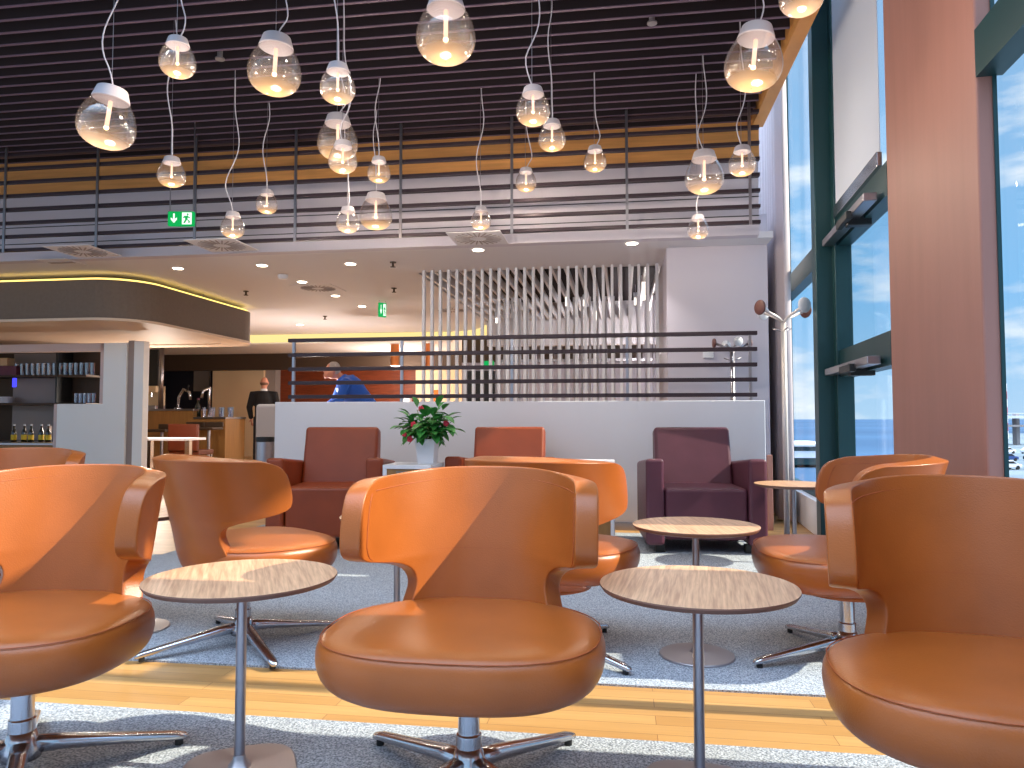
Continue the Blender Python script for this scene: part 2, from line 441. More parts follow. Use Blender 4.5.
# curtain
def curtain(s0, s1, d, z0, z1, name, label, nf=7, amp=.05):
    mb = MB(); n = nf*8; rows = []
    for z, k in ((z0, 1.15), ((z0+z1)*.5, 1.0), (z1, .75)):
        rows.append([Vector((d+amp*k*math.sin(2*PI*nf*i/n)+.012*math.sin(i*.7), s0+(s1-s0)*i/n+.01*math.sin(i*1.3+z), z)) for i in range(n+1)])
    mb.rings(rows, False, False, close=False)
    o = mb.obj(name, CURT, frame=WR, smooth=True)
    q = o.modifiers.new('th', 'SOLIDIFY'); q.thickness = .006
    return tag(o, label, 'curtain')
curtain(7.2, 8.75, -.15, .03, 5.6, 'curtain', 'pale floor-length curtain gathered at the far end of the windows')

# ------------------------------------------------------------------ rear of the room
BW = 11.0
def rpanel(name, px0, px1, y0, y1, b, mt, th=.1, zb=None, zt=None):
    """box standing on plane b, covering the pixel rectangle"""
    a0_, z1_ = pl(px0, y0, b); a1_, z0_ = pl(px1, y1, b)
    if zb is not None: z0_ = zb
    if zt is not None: z1_ = zt
    return MB().bx(a0_, a1_, b, b+th, z0_, z1_).obj(name, mt, frame=FR)
struct(rpanel('wall_rear', -200, 240, 330, 470, 12.5, NAVY, .2, 0, 2.7))
struct(rpanel('wall_rear', 213, 262, 360, 470, 11.9, BEIGE, .3, 0, 2.7))
struct(rpanel('wall_rear', 160, 505, 343, 367, 11.3, DBROWN, .3, zt=2.7))
struct(rpanel('wall_rear', 250, 274, 366, 470, 12.0, GREYF, .3, 0))
struct(rpanel('wall_rear', 270, 424, 360, 470, 12.3, WOODR, .3, 0, 2.7))
struct(rpanel('wall_rear', 416, 470, 330, 470, 12.2, BEIGE, .3, 0, 2.7))
struct(rpanel('wall_rear', 462, 700, 320, 470, 7.6, GPART, .2, 0, 2.9))
struct(rpanel('wall_rear', 462, 505, 336, 362, 7.45, DBROWN, .1))
struct(rpanel('wall_rear', 466, 494, 371, 470, 7.5, BLACK, .1, 0))
m = MB().bx(-16, -15.8, .7, 14, 0, 4); o = m.obj('wall_left', CANOPY, frame=FR); struct(o)
m = MB().bx(-16, -13.4, .5, .7, 0, 4); o = m.obj('wall_left', BEIGE, frame=FR); struct(o)
# rear window band seen through the slats: dark stripes then pale
a1, zq = pl(497, 334, 7.35); a2, zr = pl(667, 358, 7.35)
m = MB().use(DBROWN)
k = 0
while True:
    aa = a1+k*.42
    if aa > a2: break
    m.bx(aa, aa+.24, 7.3, 7.4, zr, zq); k += 1
m.use(STEEL).bx(a1, a2, 7.28, 7.4, zr-.05, zr)
o = m.obj('wall_rear', frame=FR); struct(o)
m = MB().bx(-14, -13.9, 9, 20, 0, 2.7); o = m.obj('wall_left', NAVY, frame=FR); struct(o)
# lattice pieces: pale round-backed chairs printed glass? -> shell chairs at the rear
# white vertical slat screen
t = thing('slat_screen', 'tall screen of thin white vertical slats above the white partition', 'slat screen', frame=FR)
bs = 1.5
n = 28
aS0, _ = pl(424, 300, bs); aS1, _ = pl(657, 300, bs)
for i in range(n):
    a = aS0+(aS1-aS0)*i/(n-1)
    MB().bx(a-.015, a+.015, bs-.03, bs+.03, .02, zl).obj('slat', WSLAT, t)
MB().bx(aS0-.05, aS1+.05, bs-.045, bs+.045, 0, .03).obj('bottom_rail', WSLAT, t)
t = thing('slat_screen', 'second screen of white vertical slats, further back behind the first', 'slat screen', frame=FR)
bs = 3.6
aS0, _ = pl(497, 330, bs); aS1, _ = pl(662, 330, bs)
n = 22
for i in range(n):
    a = aS0+(aS1-aS0)*i/(n-1)
    MB().bx(a-.015, a+.015, bs-.03, bs+.03, .02, zl).obj('slat', WSLAT, t)
MB().bx(aS0-.05, aS1+.05, bs-.045, bs+.045, 0, .03).obj('bottom_rail', WSLAT, t)

# cove light on the rear ceiling
def rrect(a0, a1, b0, b1, r, n=8):
    pts = []
    for cx, cy, st in ((a1-r, b1-r, 0), (a0+r, b1-r, 90), (a0+r, b0+r, 180), (a1-r, b0+r, 270)):
        for k in range(n+1):
            an = R(st+90*k/n); pts.append((cx+r*math.cos(an), cy+r*math.sin(an)))
    return pts
def frame_ring(m, outer, inner, z0, z1):
    n = len(outer)
    def V(p, z): return Vector((p[0], p[1], z))
    rs = [[V(p, z0) for p in outer], [V(p, z1) for p in outer], [V(p, z1) for p in inner], [V(p, z0) for p in inner], [V(p, z0) for p in outer]]
    return m.rings(rs, False, False)
ac1, bc1 = pc(489, 330, zl-.06); ac0, _ = pc(200, 331, zl-.06)
t = thing('cove_light', 'long glowing cove light curving along the rear ceiling', 'cove light', frame=FR)
m = MB(); m.bx(ac0-1.5, ac1-1.0, bc1+.6, bc1+.7, zl-.15, zl-.001)
pts = [Vector((ac1-1.0+ .9*math.sin(R(q)), bc1-.25+.9*math.cos(R(q)), 0)) for q in range(0, 100, 10)]
rs = []
for p, q in zip(pts, range(0, 100, 10)):
    nrm = Vector((math.sin(R(q)), math.cos(R(q)), 0))
    rs.append([p+Vector((0, 0, zl-.15)), p+nrm*.1+Vector((0, 0, zl-.15)), p+nrm*.1+Vector((0, 0, zl-.001)), p+Vector((0, 0, zl-.001))])
m.rings(rs)
m.obj('light_strip', E_COVE, t)
m = MB().bx(ac0-1.5, ac1-.9, bc1+.7, bc1+.9, zl-.17, zl-.001); m.obj('cove_frame', CEILW, t)

# ---- bar canopy (rounded rectangle hung under the ceiling)
cz1 = 2.60
af, bfc = pc(100, 279, cz1)
ar, br = pc(254, 313, cz1)
cz0 = H+(cz1-H)*0+ (pl(100, 320, bfc)[1]-H)
outer = rrect(-13.0, ar, bfc, br+.3, .55, 10); inner = rrect(-12.9, ar-.12, bfc+.12, br+.18, .45, 10)
t = thing('bar_canopy', 'large grey rounded canopy with a glowing top edge above the bar', 'canopy', frame=FR)
m = MB(); frame_ring(m, outer, inner, cz0+.03, cz1); m.obj('fascia', CANOPY, t)
m = MB(); frame_ring(m, rrect(-13.02, ar+.012, bfc-.012, br+.312, .56, 10), rrect(-12.6, ar-.35, bfc+.35, br-.05, .35, 10), cz0, cz0+.03); m.obj('underside', CUNDER, t)
m = MB(); frame_ring(m, rrect(-12.97, ar-.03, bfc+.03, br+.27, .53, 10), rrect(-12.94, ar-.07, bfc+.07, br+.23, .5, 10), cz1, cz1+.025); m.obj('light_strip', E_LED, t)
m = MB().prism(rrect(-12.9, ar-.12, bfc+.12, br+.18, .45, 10), cz0+.012, cz0+.03, 'xy'); m.obj('inner_panel', CUNDER, t)
for k in range(4):
    m = MB().cyl((-11+k*1.4, br-1.2, 0), .008, cz1-.1, zl); m.obj('hanger_rod', STEEL, t)
CAN_A, CAN_B = ar, bfc

# ------------------------------------------------------------------ swivel chair
KY = [(.26, .05), (.30, .15), (.36, .215), (.42, .24), (.50, .255), (.60, .280), (.72, .315), (.84, .352)]
def interp(tab, x):
    if x <= tab[0][0]: return tab[0][1]
    for (x0, y0), (x1, y1) in zip(tab, tab[1:]):
        if x <= x1:
            k = (x-x0)/(x1-x0); return y0+(y1-y0)*k
    return tab[-1][1]
KT = [(.26, 30), (.30, 36), (.36, 42), (.42, 43), (.46, 39.5), (.51, 37.5), (.54, 40), (.56, 45), (.576, 55), (.588, 69), (.602, 82), (.63, 87), (.68, 88.5), (.75, 89), (.785, 88.5), (.81, 86.5), (.825, 82.5), (.835, 75)]
def S(t, z, off=0.0):
    s = math.sin(R(abs(t))); sg = 1 if t >= 0 else -1
    a = abs(R(t))
    x = sg*(.318 if z > .62 else .328-.010*max(0, (z-.5)/.12) if z > .5 else .328)*s**.92
    # raise of wing tips is slightly lower than the centre
    y = interp(KY, z)-.37*(1-math.cos(a))
    nx, ny = sg*s, math.cos(a)          # outward normal
    l = math.hypot(nx, ny)
    zz = z-.020*(s**3)*max(0, (z-.7)/.15)
    return Vector((x+nx/l*off, y+ny/l*off, zz))
def make_chair():
    root = thing('swivel_chair', 'chair', 'chair')
    NT = 24; rows = []
    zs = [.32, .345, .37, .40, .44, .48, .51, .54, .56, .576, .592, .61, .64, .69, .74, .77, .797, .818, .830, .837]
    for z in zs:
        tm = interp(KT, z)
        rows.append([S(-tm+2*tm*i/NT, z) for i in range(NT+1)])
    m = MB(); m.rings(rows, False, False, close=False)
    o = m.obj('backrest', LEA, root, smooth=True)
    q = o.modifiers.new('solid', 'SOLIDIFY'); q.thickness = .062; q.offset = 0; q.use_even_offset = False
    q = o.modifiers.new('bev', 'BEVEL'); q.width = .022; q.segments = 3; q.limit_method = 'ANGLE'; q.angle_limit = R(50)
    q = o.modifiers.new('sub', 'SUBSURF'); q.levels = 1; q.render_levels = 1
    # stitched seams on the inner face
    sm = MB(); off = -.0315
    for sg in (-1, 1):
        pts = []
        for z in [.60, .61, .62]+[.64, .66, .69, .72, .75, .775, .795]:
            tm = interp(KT, z)-7.5; pts.append(S(sg*tm, z, off-.001))
        sm.tube(pts, .0013, 6)
        pts = [S(-48+96*i/30, .602, off) for i in range(31)]; sm.tube(pts, .0013, 6)
    pts = [S(-77+154*i/40, .806+.004*math.cos(PI*(i-20)/20), off-.0005) for i in range(41)]; sm.tube(pts, .0013, 6)
    sm.obj('seam', SEAM, o, smooth=True)
    # seat
    def outline(k, j, n=40, inset=0):
        an = 2*PI*j/n; c, s_ = math.cos(an), math.sin(an); e = 2/2.75
        x = .368*abs(c)**e*(1 if c > 0 else -1); y = .308*abs(s_)**e*(1 if s_ > 0 else -1)
        if y > 0: x *= 1-.20*(y/.308)**2
        return x*k, y*k-.062
    prof = [(.05, .468), (.3, .469), (.55, .469), (.75, .467), (.87, .463), (.945, .454), (.985, .440), (1.0, .416), (.997, .388), (.975, .360), (.92, .334), (.80, .314), (.55, .302), (.3, .298), (.05, .298)]
    m = MB()
    m.rings([[Vector((*outline(k, j), z)) for j in range(40)] for k, z in prof])
    so = m.obj('seat', LEA, root, smooth=True, sub=1)
    m = MB(); pts = [Vector((*outline(.965, j), .4505)) for j in range(41)]; m.tube(pts, .0016, 6); m.obj('seam', SEAM, so, smooth=True)
    m = MB(); m.lathe([(.14, .268), (.19, .280), (.19, .300), (.1, .302)], (0, 0, 0), 32); m.obj('underseat_shell', LEA, root, smooth=True)
    m = MB(); m.lathe([(.034, .06), (.034, .15), (.0345, .152), (.029, .156), (.029, .27)], n=28); m.obj('column', CHROME, root, smooth=True, bevel=.002)
    m = MB(); m.lathe([(.05, .045), (.052, .07), (.042, .095), (.0345, .12)], n=28); m.obj('hub', CHROME, root, smooth=True)
    for k in range(4):
        an = R(90*k)
        m = MB()
        secs = []
        for r_, zc_, w, h in ((.02, .078, .026, .024), (.10, .072, .024, .020), (.25, .050, .021, .015), (.40, .028, .018, .012), (.425, .023, .014, .009), (.432, .020, .006, .004)):
            ring = []
            for q in range(12):
                b_ = 2*PI*q/12; y_ = w*math.copysign(abs(math.cos(b_))**.7, math.cos(b_)); z_ = zc_+h*math.copysign(abs(math.sin(b_))**.7, math.sin(b_))
                ring.append(Vector((r_*math.cos(an)-y_*math.sin(an), r_*math.sin(an)+y_*math.cos(an), z_)))
            secs.append(ring)
        m.rings(secs)
        lg = m.obj('leg', CHROME, root, smooth=True)
        m = MB().cyl((.405*math.cos(an), .405*math.sin(an), 0), .012, 0, .02); m.obj('glide', BLACK, lg)
    return root
CH = make_chair(); used = [False]
def chair(x, y, face, leg, label):
    o = place(CH, used, (x, y, .008), R(face+90), label, 'tan leather swivel chairs')
    for c in o.children:
        if c.name.split('.')[0] in ('leg',): c.rotation_euler = (0, 0, R(leg-face-90))
    return o
chair(-.115, 2.02, -98, 45, 'tan leather swivel chair in the centre foreground, between the two nearest round tables')
chair(-1.375, 2.12, -93, 28, 'tan leather swivel chair at the left of the nearest left-hand table, sun on its backrest')
chair(1.07, 1.66, -106, 20, 'large brown leather swivel chair in the right foreground, wholly in shade')
chair(-1.19, 3.32, 43, 36, 'leather swivel chair turned sideways behind the left-hand round table, seen from behind')
chair(.15, 3.21, 62, 46, 'leather swivel chair mostly hidden behind the central foreground chair, its back turned')
chair(1.385, 3.10, 168, 13, 'leather swivel chair by the brown column facing left, bright orange flank')
chair(-2.44, 3.55, -80, 30, 'leather swivel chair at the far left of which only the top edge shows')

# ------------------------------------------------------------------ round tables
def make_table(round_base=False):
    root = thing('side_table', 'table', 'table')
    m = MB(); h = .545
    m.use(OAK); m.lathe([(.001, h), (.2625, h)], n=64, cap=False)
    m.use(OAKEDGE); m.lathe([(.2625, h), (.263, h-.004), (.256, h-.014), (.225, h-.022), (.001, h-.022)], n=64, cap=False)
    m.obj('tabletop', None, root)
    m = MB(); m.cyl((0, 0, 0), .0145, .01, h-.022, 24); m.lathe([(.06, h-.03), (.06, h-.022)], n=24); m.obj('post', STEEL, root, smooth=True, bevel=.001)
    m = MB(); n = 48; e = 2/(2.0 if round_base else 3.2)
    def ol(k, z): return [Vector((math.copysign(abs(math.cos(2*PI*j/n))**e, math.cos(2*PI*j/n))*k, math.copysign(abs(math.sin(2*PI*j/n))**e, math.sin(2*PI*j/n))*k, z)) for j in range(n)]
    r = .155
    m.rings([ol(r, 0), ol(r, .006), ol(r*.98, .009), ol(r*.5, .012), ol(r*.2, .018), ol(r*.12, .035), ol(r*.1, .05)])
    m.obj('base', PLATE, root, smooth=True, bevel=.001)
    return root
TB = make_table(); ut = [False]; TB2 = make_table(True); ut2 = [False]
G = 'small round oak side tables'
place(TB, ut, (-.767, 2.13, .008), R(20), 'round oak side table in the left foreground with a squarish grey base', G)
place(TB, ut, (.502, 2.025, .008), R(-15), 'round oak side table nearest the camera, right of the central chair', G)
place(TB2, ut2, (.776, 3.155, .008), 0, 'round oak side table with round base just behind the nearest right-hand table', G)
place(TB2, ut2, (-.53, 3.45, .008), 0, 'round oak side table mostly hidden behind the backrest of the central chair', G)
place(TB2, ut2, (1.95, 5.15, .008), 0, 'round pale side table by the window in front of the coat stand', G)
place(TB2, ut2, (-1.79, 3.56, .008), 0, 'round side table hidden behind the left foreground chair, edge of its base showing', G)

# ------------------------------------------------------------------ armchairs
def make_armchair(lm):
    root = thing('armchair', 'armchair', 'armchair')
    w = .88; aw = .135; d = .80
    m = MB().bx(-w/2+aw+.003, w/2-aw-.003, -d/2+.02, .18, .10, .48); m.obj('seat', lm, root, smooth=True, bevel=.03, bseg=4)
    for s in (-1, 1):
        x0 = s*w/2; x1 = s*(w/2-aw)
        # arm: top slopes slightly down to the back
        m = MB(); poly = [(-d/2, .06), (d/2-.05, .06), (d/2-.05, .64), (-d/2, .70)]
        m.rings([[Vector((min(x0, x1), p[0], p[1])) for p in poly], [Vector((max(x0, x1), p[0], p[1])) for p in poly]])
        m.obj('armrest', lm, root, smooth=True, bevel=.028, bseg=4)
    bw = .305
    m = MB(); poly = [(.10, .44), (.36, .30), (.40, .90), (.25, .93)]
    m.rings([[Vector((-bw, p[0], p[1])) for p in poly], [Vector((bw, p[0], p[1])) for p in poly]])
    m.obj('backrest', lm, root, smooth=True, bevel=.03, bseg=4)
    m = MB().bx(-bw, bw, .18, .37, .08, .45); m.obj('back_panel', lm, root, smooth=True, bevel=.02)
    for sx in (-1, 1):
        for sy in (-1, 1):
            m = MB().bx(sx*.33-.035, sx*.33+.035, sy*.28-.035, sy*.28+.035, 0, .062); m.obj('leg', BLACK, root)
    return root
def rl(px, py, z=0):      # room-frame (a,b) from pixel on the floor
    p = FRi @ flo(px, py, z); return (p.x, p.y, 0)
ac = make_armchair(LRED); ua = [False]
def armch(proto, u, X, Y, rz, label):
    place(proto, u, (X, Y, .008), AN+R(rz), label, 'leather armchairs along the white partition')
armch(ac, ua, -1.42, 5.98, 10, 'brown leather armchair at the left end of the white partition')
armch(ac, ua, -.05, 6.18, 2, 'brown leather armchair in the middle, right of the potted plant, mostly hidden')
armch(make_armchair(LPUR), [False], 1.46, 5.86, 4, 'dark purple leather armchair at the right end of the white partition')

# ------------------------------------------------------------------ white cube tables
def make_cube(front):
    root = thing('cube_table', 'cube', 'side table')
    w, d, h = .37, .40, .65; th = .03
    m = MB()
    m.bx(-w/2, w/2, -d/2, d/2, h-th, h).bx(-w/2, w/2, -d/2, d/2, 0, th).bx(-w/2, -w/2+th, -d/2, d/2, th, h-th).bx(w/2-th, w/2, -d/2, d/2, th, h-th).bx(-w/2+th, w/2-th, d/2-.02, d/2, th, h-th)
    m.obj('body', WHITE, root, bevel=.003)
    MB().bx(-w/2+th, w/2-th, -d/2+.01, -d/2+.03, th, h-th).obj('front_panel', WOODC, root)
    if front:
        MB().bx(-.08, .09, -d/2-.005, -d/2+.01, h-.13, h-.045).obj('label_plate', MAGS, root)
        m = MB()
        for k in range(5): m.bx(-.055+k*.025, -.042+k*.025, -d/2-.007, -d/2-.005, h-.10, h-.075)
        m.obj('lettering', BLACK, root)
    return root
cb = make_cube(True); p = at(413, 470, 5.75); cb.location = (p.x+.012, 5.72, .008); cb.rotation_euler = (0, 0, AN)
cb['label'] = 'white cube side table with oak front carrying the potted plant'; cb['group'] = 'white cube side tables'
CUBE = cb.location.copy()
cb2 = copytree(cb); p = at(592, 464, 6.1); cb2.location = (p.x, 6.12, .008)
cb2['label'] = 'white cube side table between the middle armchair and the purple armchair'

# potted plant
pt = thing('potted_plant', 'leafy green plant with red flowers in a white square pot', 'plant', (CUBE.x+.10, CUBE.y+.02, .658), AN)
m = MB(); m.rings([[Vector((x*k, y*k, z)) for x, y in ((-1, -1), (1, -1), (1, 1), (-1, 1))] for k, z in ((.062, 0), (.078, .19), (.07, .19), (.068, .165))]); m.obj('pot', WHITE, pt, bevel=.004)
random.seed(3)
lf = MB(); st = MB(); fl = MB(); 
for i in range(34):
    an = random.uniform(0, 2*PI); el = random.uniform(.25, 1.4); L = random.uniform(.14, .24)*(1 if el < 1 else 1.15)
    base = Vector((random.uniform(-.03, .03), random.uniform(-.03, .03), .16))
    d = Vector((math.cos(an)*math.cos(el), math.sin(an)*math.cos(el), math.sin(el)))
    tip = base+d*L; mid = base+d*L*.5+Vector((0, 0, .03))
    st.tube([base, mid, tip], .003, 5)
    for q in range(4):
        f = .45+.18*q
        c = base+(tip-base)*f+Vector((0, 0, .02))
        a2_ = an+random.uniform(-1.6, 1.6); ld = Vector((math.cos(a2_)*.8, math.sin(a2_)*.8, random.uniform(-.5, .5))).normalized()
        if q == 3: ld = (d+Vector((0, 0, -.25))).normalized()
        ll = random.uniform(.10, .15); w = ll*.30
        sd = ld.cross(Vector((0, 0, 1))).normalized(); up = sd.cross(ld)
        pts = []
        for (x_, y_) in ((0, 0), (.3, .85), (.55, 1.0), (.8, .6), (1, 0)):
            pts.append((x_, y_))
        cen = [c+ld*ll*x_-up*.0-Vector((0, 0, 1))*ll*.32*x_*x_ for x_, _ in pts]
        for k in range(4):
            for sg in (-1, 1):
                A_ = cen[k]; B_ = cen[k+1]; C_ = B_+sd*sg*w*pts[k+1][1]+up*w*.25*pts[k+1][1]; D_ = A_+sd*sg*w*pts[k][1]+up*w*.25*pts[k][1]
                if pts[k][1] == 0: lf.quad(A_, B_, C_)
                elif pts[k+1][1] == 0: lf.quad(A_, B_, D_)
                else: lf.quad(A_, B_, C_, D_)
fo = lf.obj('foliage', GREENL, pt, smooth=True)
st.obj('stem', STEMM, pt, smooth=True)
for (x, z, y) in ((-.03, .42, -.08), (-.07, .30, -.15), (.17, .31, -.10), (-.10, .19, -.14), (-.16, .23, -.08)):
    fl = MB()
    for k in range(5):
        an = 2*PI*k/5; fl.ball((x+.013*math.cos(an), y, z+.013*math.sin(an)), (.011, .006, .014), 8, 6)
    fl.obj('flower', FLOW, pt, smooth=True)

# ------------------------------------------------------------------ pendant lamps
def cord_pts(z0, z1, seed, amp=.03):
    rnd = random.Random(seed); n = 26; L = z1-z0
    ph = rnd.uniform(0, 6); pts = []
    for i in range(n+1):
        f = i/n; z = z0+L*f
        env = min(1, f*6)*min(1, (1-f)*4)
        w = amp*(math.sin(f*L*5.5+ph)+.5*math.sin(f*L*11+ph*2))*env*math.exp(-1.6*f)*1.6
        pts.append(Vector((w, .5*w, z)))
    return pts
def egg(R_):
    return [(r*R_, z*.86*R_) for r, z in ((.60, 0), (.66, -.08), (.76, -.26), (.88, -.54), (.97, -.86), (1.0, -1.14), (.97, -1.42), (.84, -1.72), (.60, -1.93), (.32, -2.03), (.02, -2.06))]
def lamp(px, pyt, pyb, w, Y, tilt, label, i):
    D = w/FPX*Y*.985; R_ = D/2
    p = at(px, pyt, Y)            # top of the cap
    h = 2.3*R_
    root = thing('pendant_lamp', label, 'lamp', (p.x, p.y, p.z), 0, 'teardrop glass pendant lamps')
    ti = Matrix.Rotation(R(tilt), 3, 'Y')
    def part(mb, name, mt, parent=root, **k):
        o = mb.obj(name, mt, parent, **k); return o
    cz = -.46*R_
    m = MB(); m.lathe([(.05*R_, 0), (.46*R_, -.02*R_), (.51*R_, -.05*R_), (.64*R_, cz), (.59*R_, cz-.04*R_), (.03*R_, cz-.04*R_)], n=28)
    cap = part(m, 'cap', CAPW, smooth=True, bevel=.002); cap.rotation_euler = (0, R(tilt), 0)
    m = MB(); pr = egg(R_)
    m.lathe(pr, n=32, cap=False)
    g = part(m, 'glass_bulb', BULB, smooth=True); g.location = ti @ Vector((0, 0, cz)); g.rotation_euler = (0, R(tilt), 0)
    q = g.modifiers.new('sub', 'SUBSURF'); q.levels = 1; q.render_levels = 1
    m = MB(); m.cyl((0, 0, 0), .075*R_, -1.0*R_, -.02*R_, 16)
    r_ = part(m, 'light_rod', E_ROD); r_.location = g.location; r_.rotation_euler = g.rotation_euler
    m = MB(); m.ball((0, 0, -1.02*R_), .085*R_, 12, 8)
    t_ = part(m, 'light_tip', E_TIP, smooth=True); t_.location = g.location; t_.rotation_euler = g.rotation_euler
    pl_ = bpy.data.lights.new('lamp_light', 'POINT'); pl_.energy = 3; pl_.color = (1, .84, .66); pl_.shadow_soft_size = R_*.3
    po_ = bpy.data.objects.new('lamp_light', pl_); COL.objects.link(po_); po_.location = (p.x, p.y, p.z-2.7*R_)
    top = ZC+.1-p.z
    m = MB(); m.tube(cord_pts(-.01, top, i*13+5, .035), .0038 if Y < 4.5 else .0042, 6); part(m, 'cord', CORD, smooth=True)
    m = MB(); m.cyl((-.006, 0, 0), .0018, -.01, top, 6); part(m, 'suspension_wire', STEEL)
    return root
S_, M_ = .19, .30
LAMPS = [
 (113, 88, 151, 57, M_, 8, 'large glass pendant lamp hanging furthest left, tilted'),
 (178, 38, 85, 37, S_, 0, 'small glass pendant lamp near the top left, above the green exit sign'),
 (277, 36, 104, 55, M_, 3, 'large glass pendant lamp second from the left among the big ones'),
 (338, 64, 112, 37, S_, 0, 'small glass pendant lamp topmost in the cluster of three in a column'),
 (338, 115, 163, 42, M_, 0, 'large far glass pendant lamp in the middle of the column of three'),
 (343, 141, 178, 30, S_, 0, 'small glass pendant lamp overlapping the large one behind it, lowest of the column of three'),
 (379, 157, 190, 24, S_, 0, 'small glass pendant lamp right of the column of three, above a wider one'),
 (376, 193, 234, 34, M_, 0, 'wide glass pendant lamp low down, touching a small one on its left'),
 (348, 207, 238, 24, S_, 0, 'small glass pendant lamp low down, just left of a wider one'),
 (267, 190, 218, 22, S_, 0, 'small far glass pendant lamp between the exit sign and the low wide lamp'),
 (233, 212, 242, 24, S_, 0, 'small glass pendant lamp hanging lowest on the left, right of the exit sign'),
 (172, 157, 192, 28, S_, 0, 'small glass pendant lamp hanging just above the green exit sign'),
 (446, -4, 73, 63, M_, 0, 'largest glass pendant lamp at the top edge, centre'),
 (533, 87, 136, 36, S_, 0, 'glass pendant lamp right of centre, upper left of an overlapping pair'),
 (552, 120, 159, 29, S_, 0, 'glass pendant lamp right of centre, lower right of an overlapping pair'),
 (526, 168, 198, 22, S_, 0, 'small glass pendant lamp hanging below the overlapping pair right of centre'),
 (595, 146, 179, 24, S_, 0, 'small glass pendant lamp hanging alone between the overlapping pair and the right-hand group'),
 (481, 207, 236, 21, .175, 0, 'small far glass pendant lamp hanging alone and low in the centre'),
 (757, 26, 101, 60, M_, 6, 'large tilted glass pendant lamp at upper right, near the window'),
 (704, 151, 199, 40, M_, 0, 'medium glass pendant lamp with clear bulb above the lowest lamp on the right'),
 (742, 146, 183, 28, S_, 0, 'small glass pendant lamp directly below the large tilted one at the right'),
 (698, 215, 244, 22, .175, 0, 'small glass pendant lamp hanging lowest on the right, before the white pillar'),
 (801, -34, 18, 46, S_, 0, 'glass pendant lamp cut off by the top edge at the far right'),
]
for i, (px, yt, yb, w, sz, tilt, lab) in enumerate(LAMPS):
    Y = sz*740/w
    lamp(px, yt, yb, w, Y, tilt, lab, i)

# ------------------------------------------------------------------ exit signs
def sign(px0, px1, py0, py1, Y, label, zt, rot=0, full=True):
    a = at(px0, py0, Y); b = at(px1, py1, Y); w = b.x-a.x; h = a.z-b.z
    t = thing('exit_sign', label, 'exit sign', ((a.x+b.x)/2, Y, b.z), rot, 'green exit signs')
    MB().bx(-w/2, w/2, -.02, .02, 0, h).obj('sign_box', E_EXIT, t)
    if full:
        y0, y1 = -.023, -.0195
        def tr(poly): return [(-w/2+x*w, z*h) for x, z in poly]
        m = MB()
        # down arrow
        m.prism(tr([(.21, .85), (.27, .85), (.27, .45), (.36, .56), (.36, .42), (.24, .18), (.12, .42), (.12, .56), (.21, .45)]), y0, y1)
        m.obj('arrow', E_EXITW, t)
        m = MB()
        m.prism(tr([(.56, .08), (.94, .08), (.94, .92), (.56, .92)]), y0+.0015, y1); m.obj('door_panel', E_EXITW, t)
        m = MB().use(E_EXIT)
        for poly in ([(.74, .80), (.79, .86), (.83, .78), (.78, .70)], [(.66, .66), (.80, .70), (.78, .40), (.70, .40)], [(.70, .44), (.76, .40), (.68, .16), (.62, .18)], [(.74, .44), (.79, .42), (.88, .30), (.86, .16), (.82, .16), (.82, .28)], [(.60, .58), (.68, .70), (.70, .64), (.64, .50)], [(.78, .68), (.88, .56), (.86, .50), (.76, .58)]):
            m.prism(tr(poly), y0-.002, y0+.001)
        m.obj('running_figure', None, t)
    for s in (-1, 1):
        MB().cyl((s*w*.46, 0, 0), .006, h, zt-b.z, 8).obj('hanger_rod', STEEL, t)
sign(169, 194, 212, 226, 6.75, 'green exit sign with a down arrow hanging in front of the rails', ZC+.08)
sign(378.5, 386, 303, 317, 10.5, 'small green exit sign hanging from the rear ceiling', zl, R(35), True)
sign(481, 494, 361, 367, 13.2, 'tiny green exit sign far back seen between the white slats', 2.0, 0, False)

# ------------------------------------------------------------------ downlights, vents, detectors on the low ceiling
for px, py in ((178, 268), (262, 265), (350.5, 263.5), (302, 281.5), (335.5, 295.5), (362, 306), (300, 324.5), (478, 249.5), (632, 243)):
    a, b = pc(px, py, zl)
    r = .055 if b < 4 else .06
    t = thing('downlight', 'd', 'ceiling light', (a, b, zl), 0, 'recessed ceiling downlights', frame=FR)
    t['label'] = {178: 'recessed downlight above the bar canopy', 262: 'recessed downlight left of centre on the rear ceiling, near the front edge', 350.5: 'recessed downlight below the low wide pendant lamp', 302: 'recessed downlight left of the large ceiling vent', 335.5: 'recessed downlight right of the large ceiling vent', 362: 'recessed downlight just left of the small green exit sign', 300: 'recessed downlight close to the glowing cove', 478: 'recessed downlight below the lone central pendant lamp', 632: 'recessed downlight furthest right, near the white pillar'}[px]
    MB().lathe([(r+.018, -.006), (r+.018, .0)], n=24).obj('trim_ring', WHITE, t)
    MB().lathe([(r, -.009), (r, -.006)], n=24).obj('lens', E_DOWN, t)
    ld = bpy.data.lights.new('downlight_lamp', 'SPOT'); ld.energy = 16; ld.spot_size = R(100); ld.spot_blend = .6; ld.color = (1, .94, .88); ld.shadow_soft_size = .05
    lo = bpy.data.objects.new('downlight_lamp', ld); COL.objects.link(lo); lo.matrix_world = FR @ Matrix.Translation((a, b, zl-.03))
vl = ['square air vent at the left of the rear ceiling, behind the rails', 'square air vent right of the exit sign behind the rails', 'large square air vent in the middle of the rear ceiling', 'square air vent further back, beside the small exit sign', 'square air vent behind the lone central pendant lamp', 'flat narrow vent above the bar canopy']
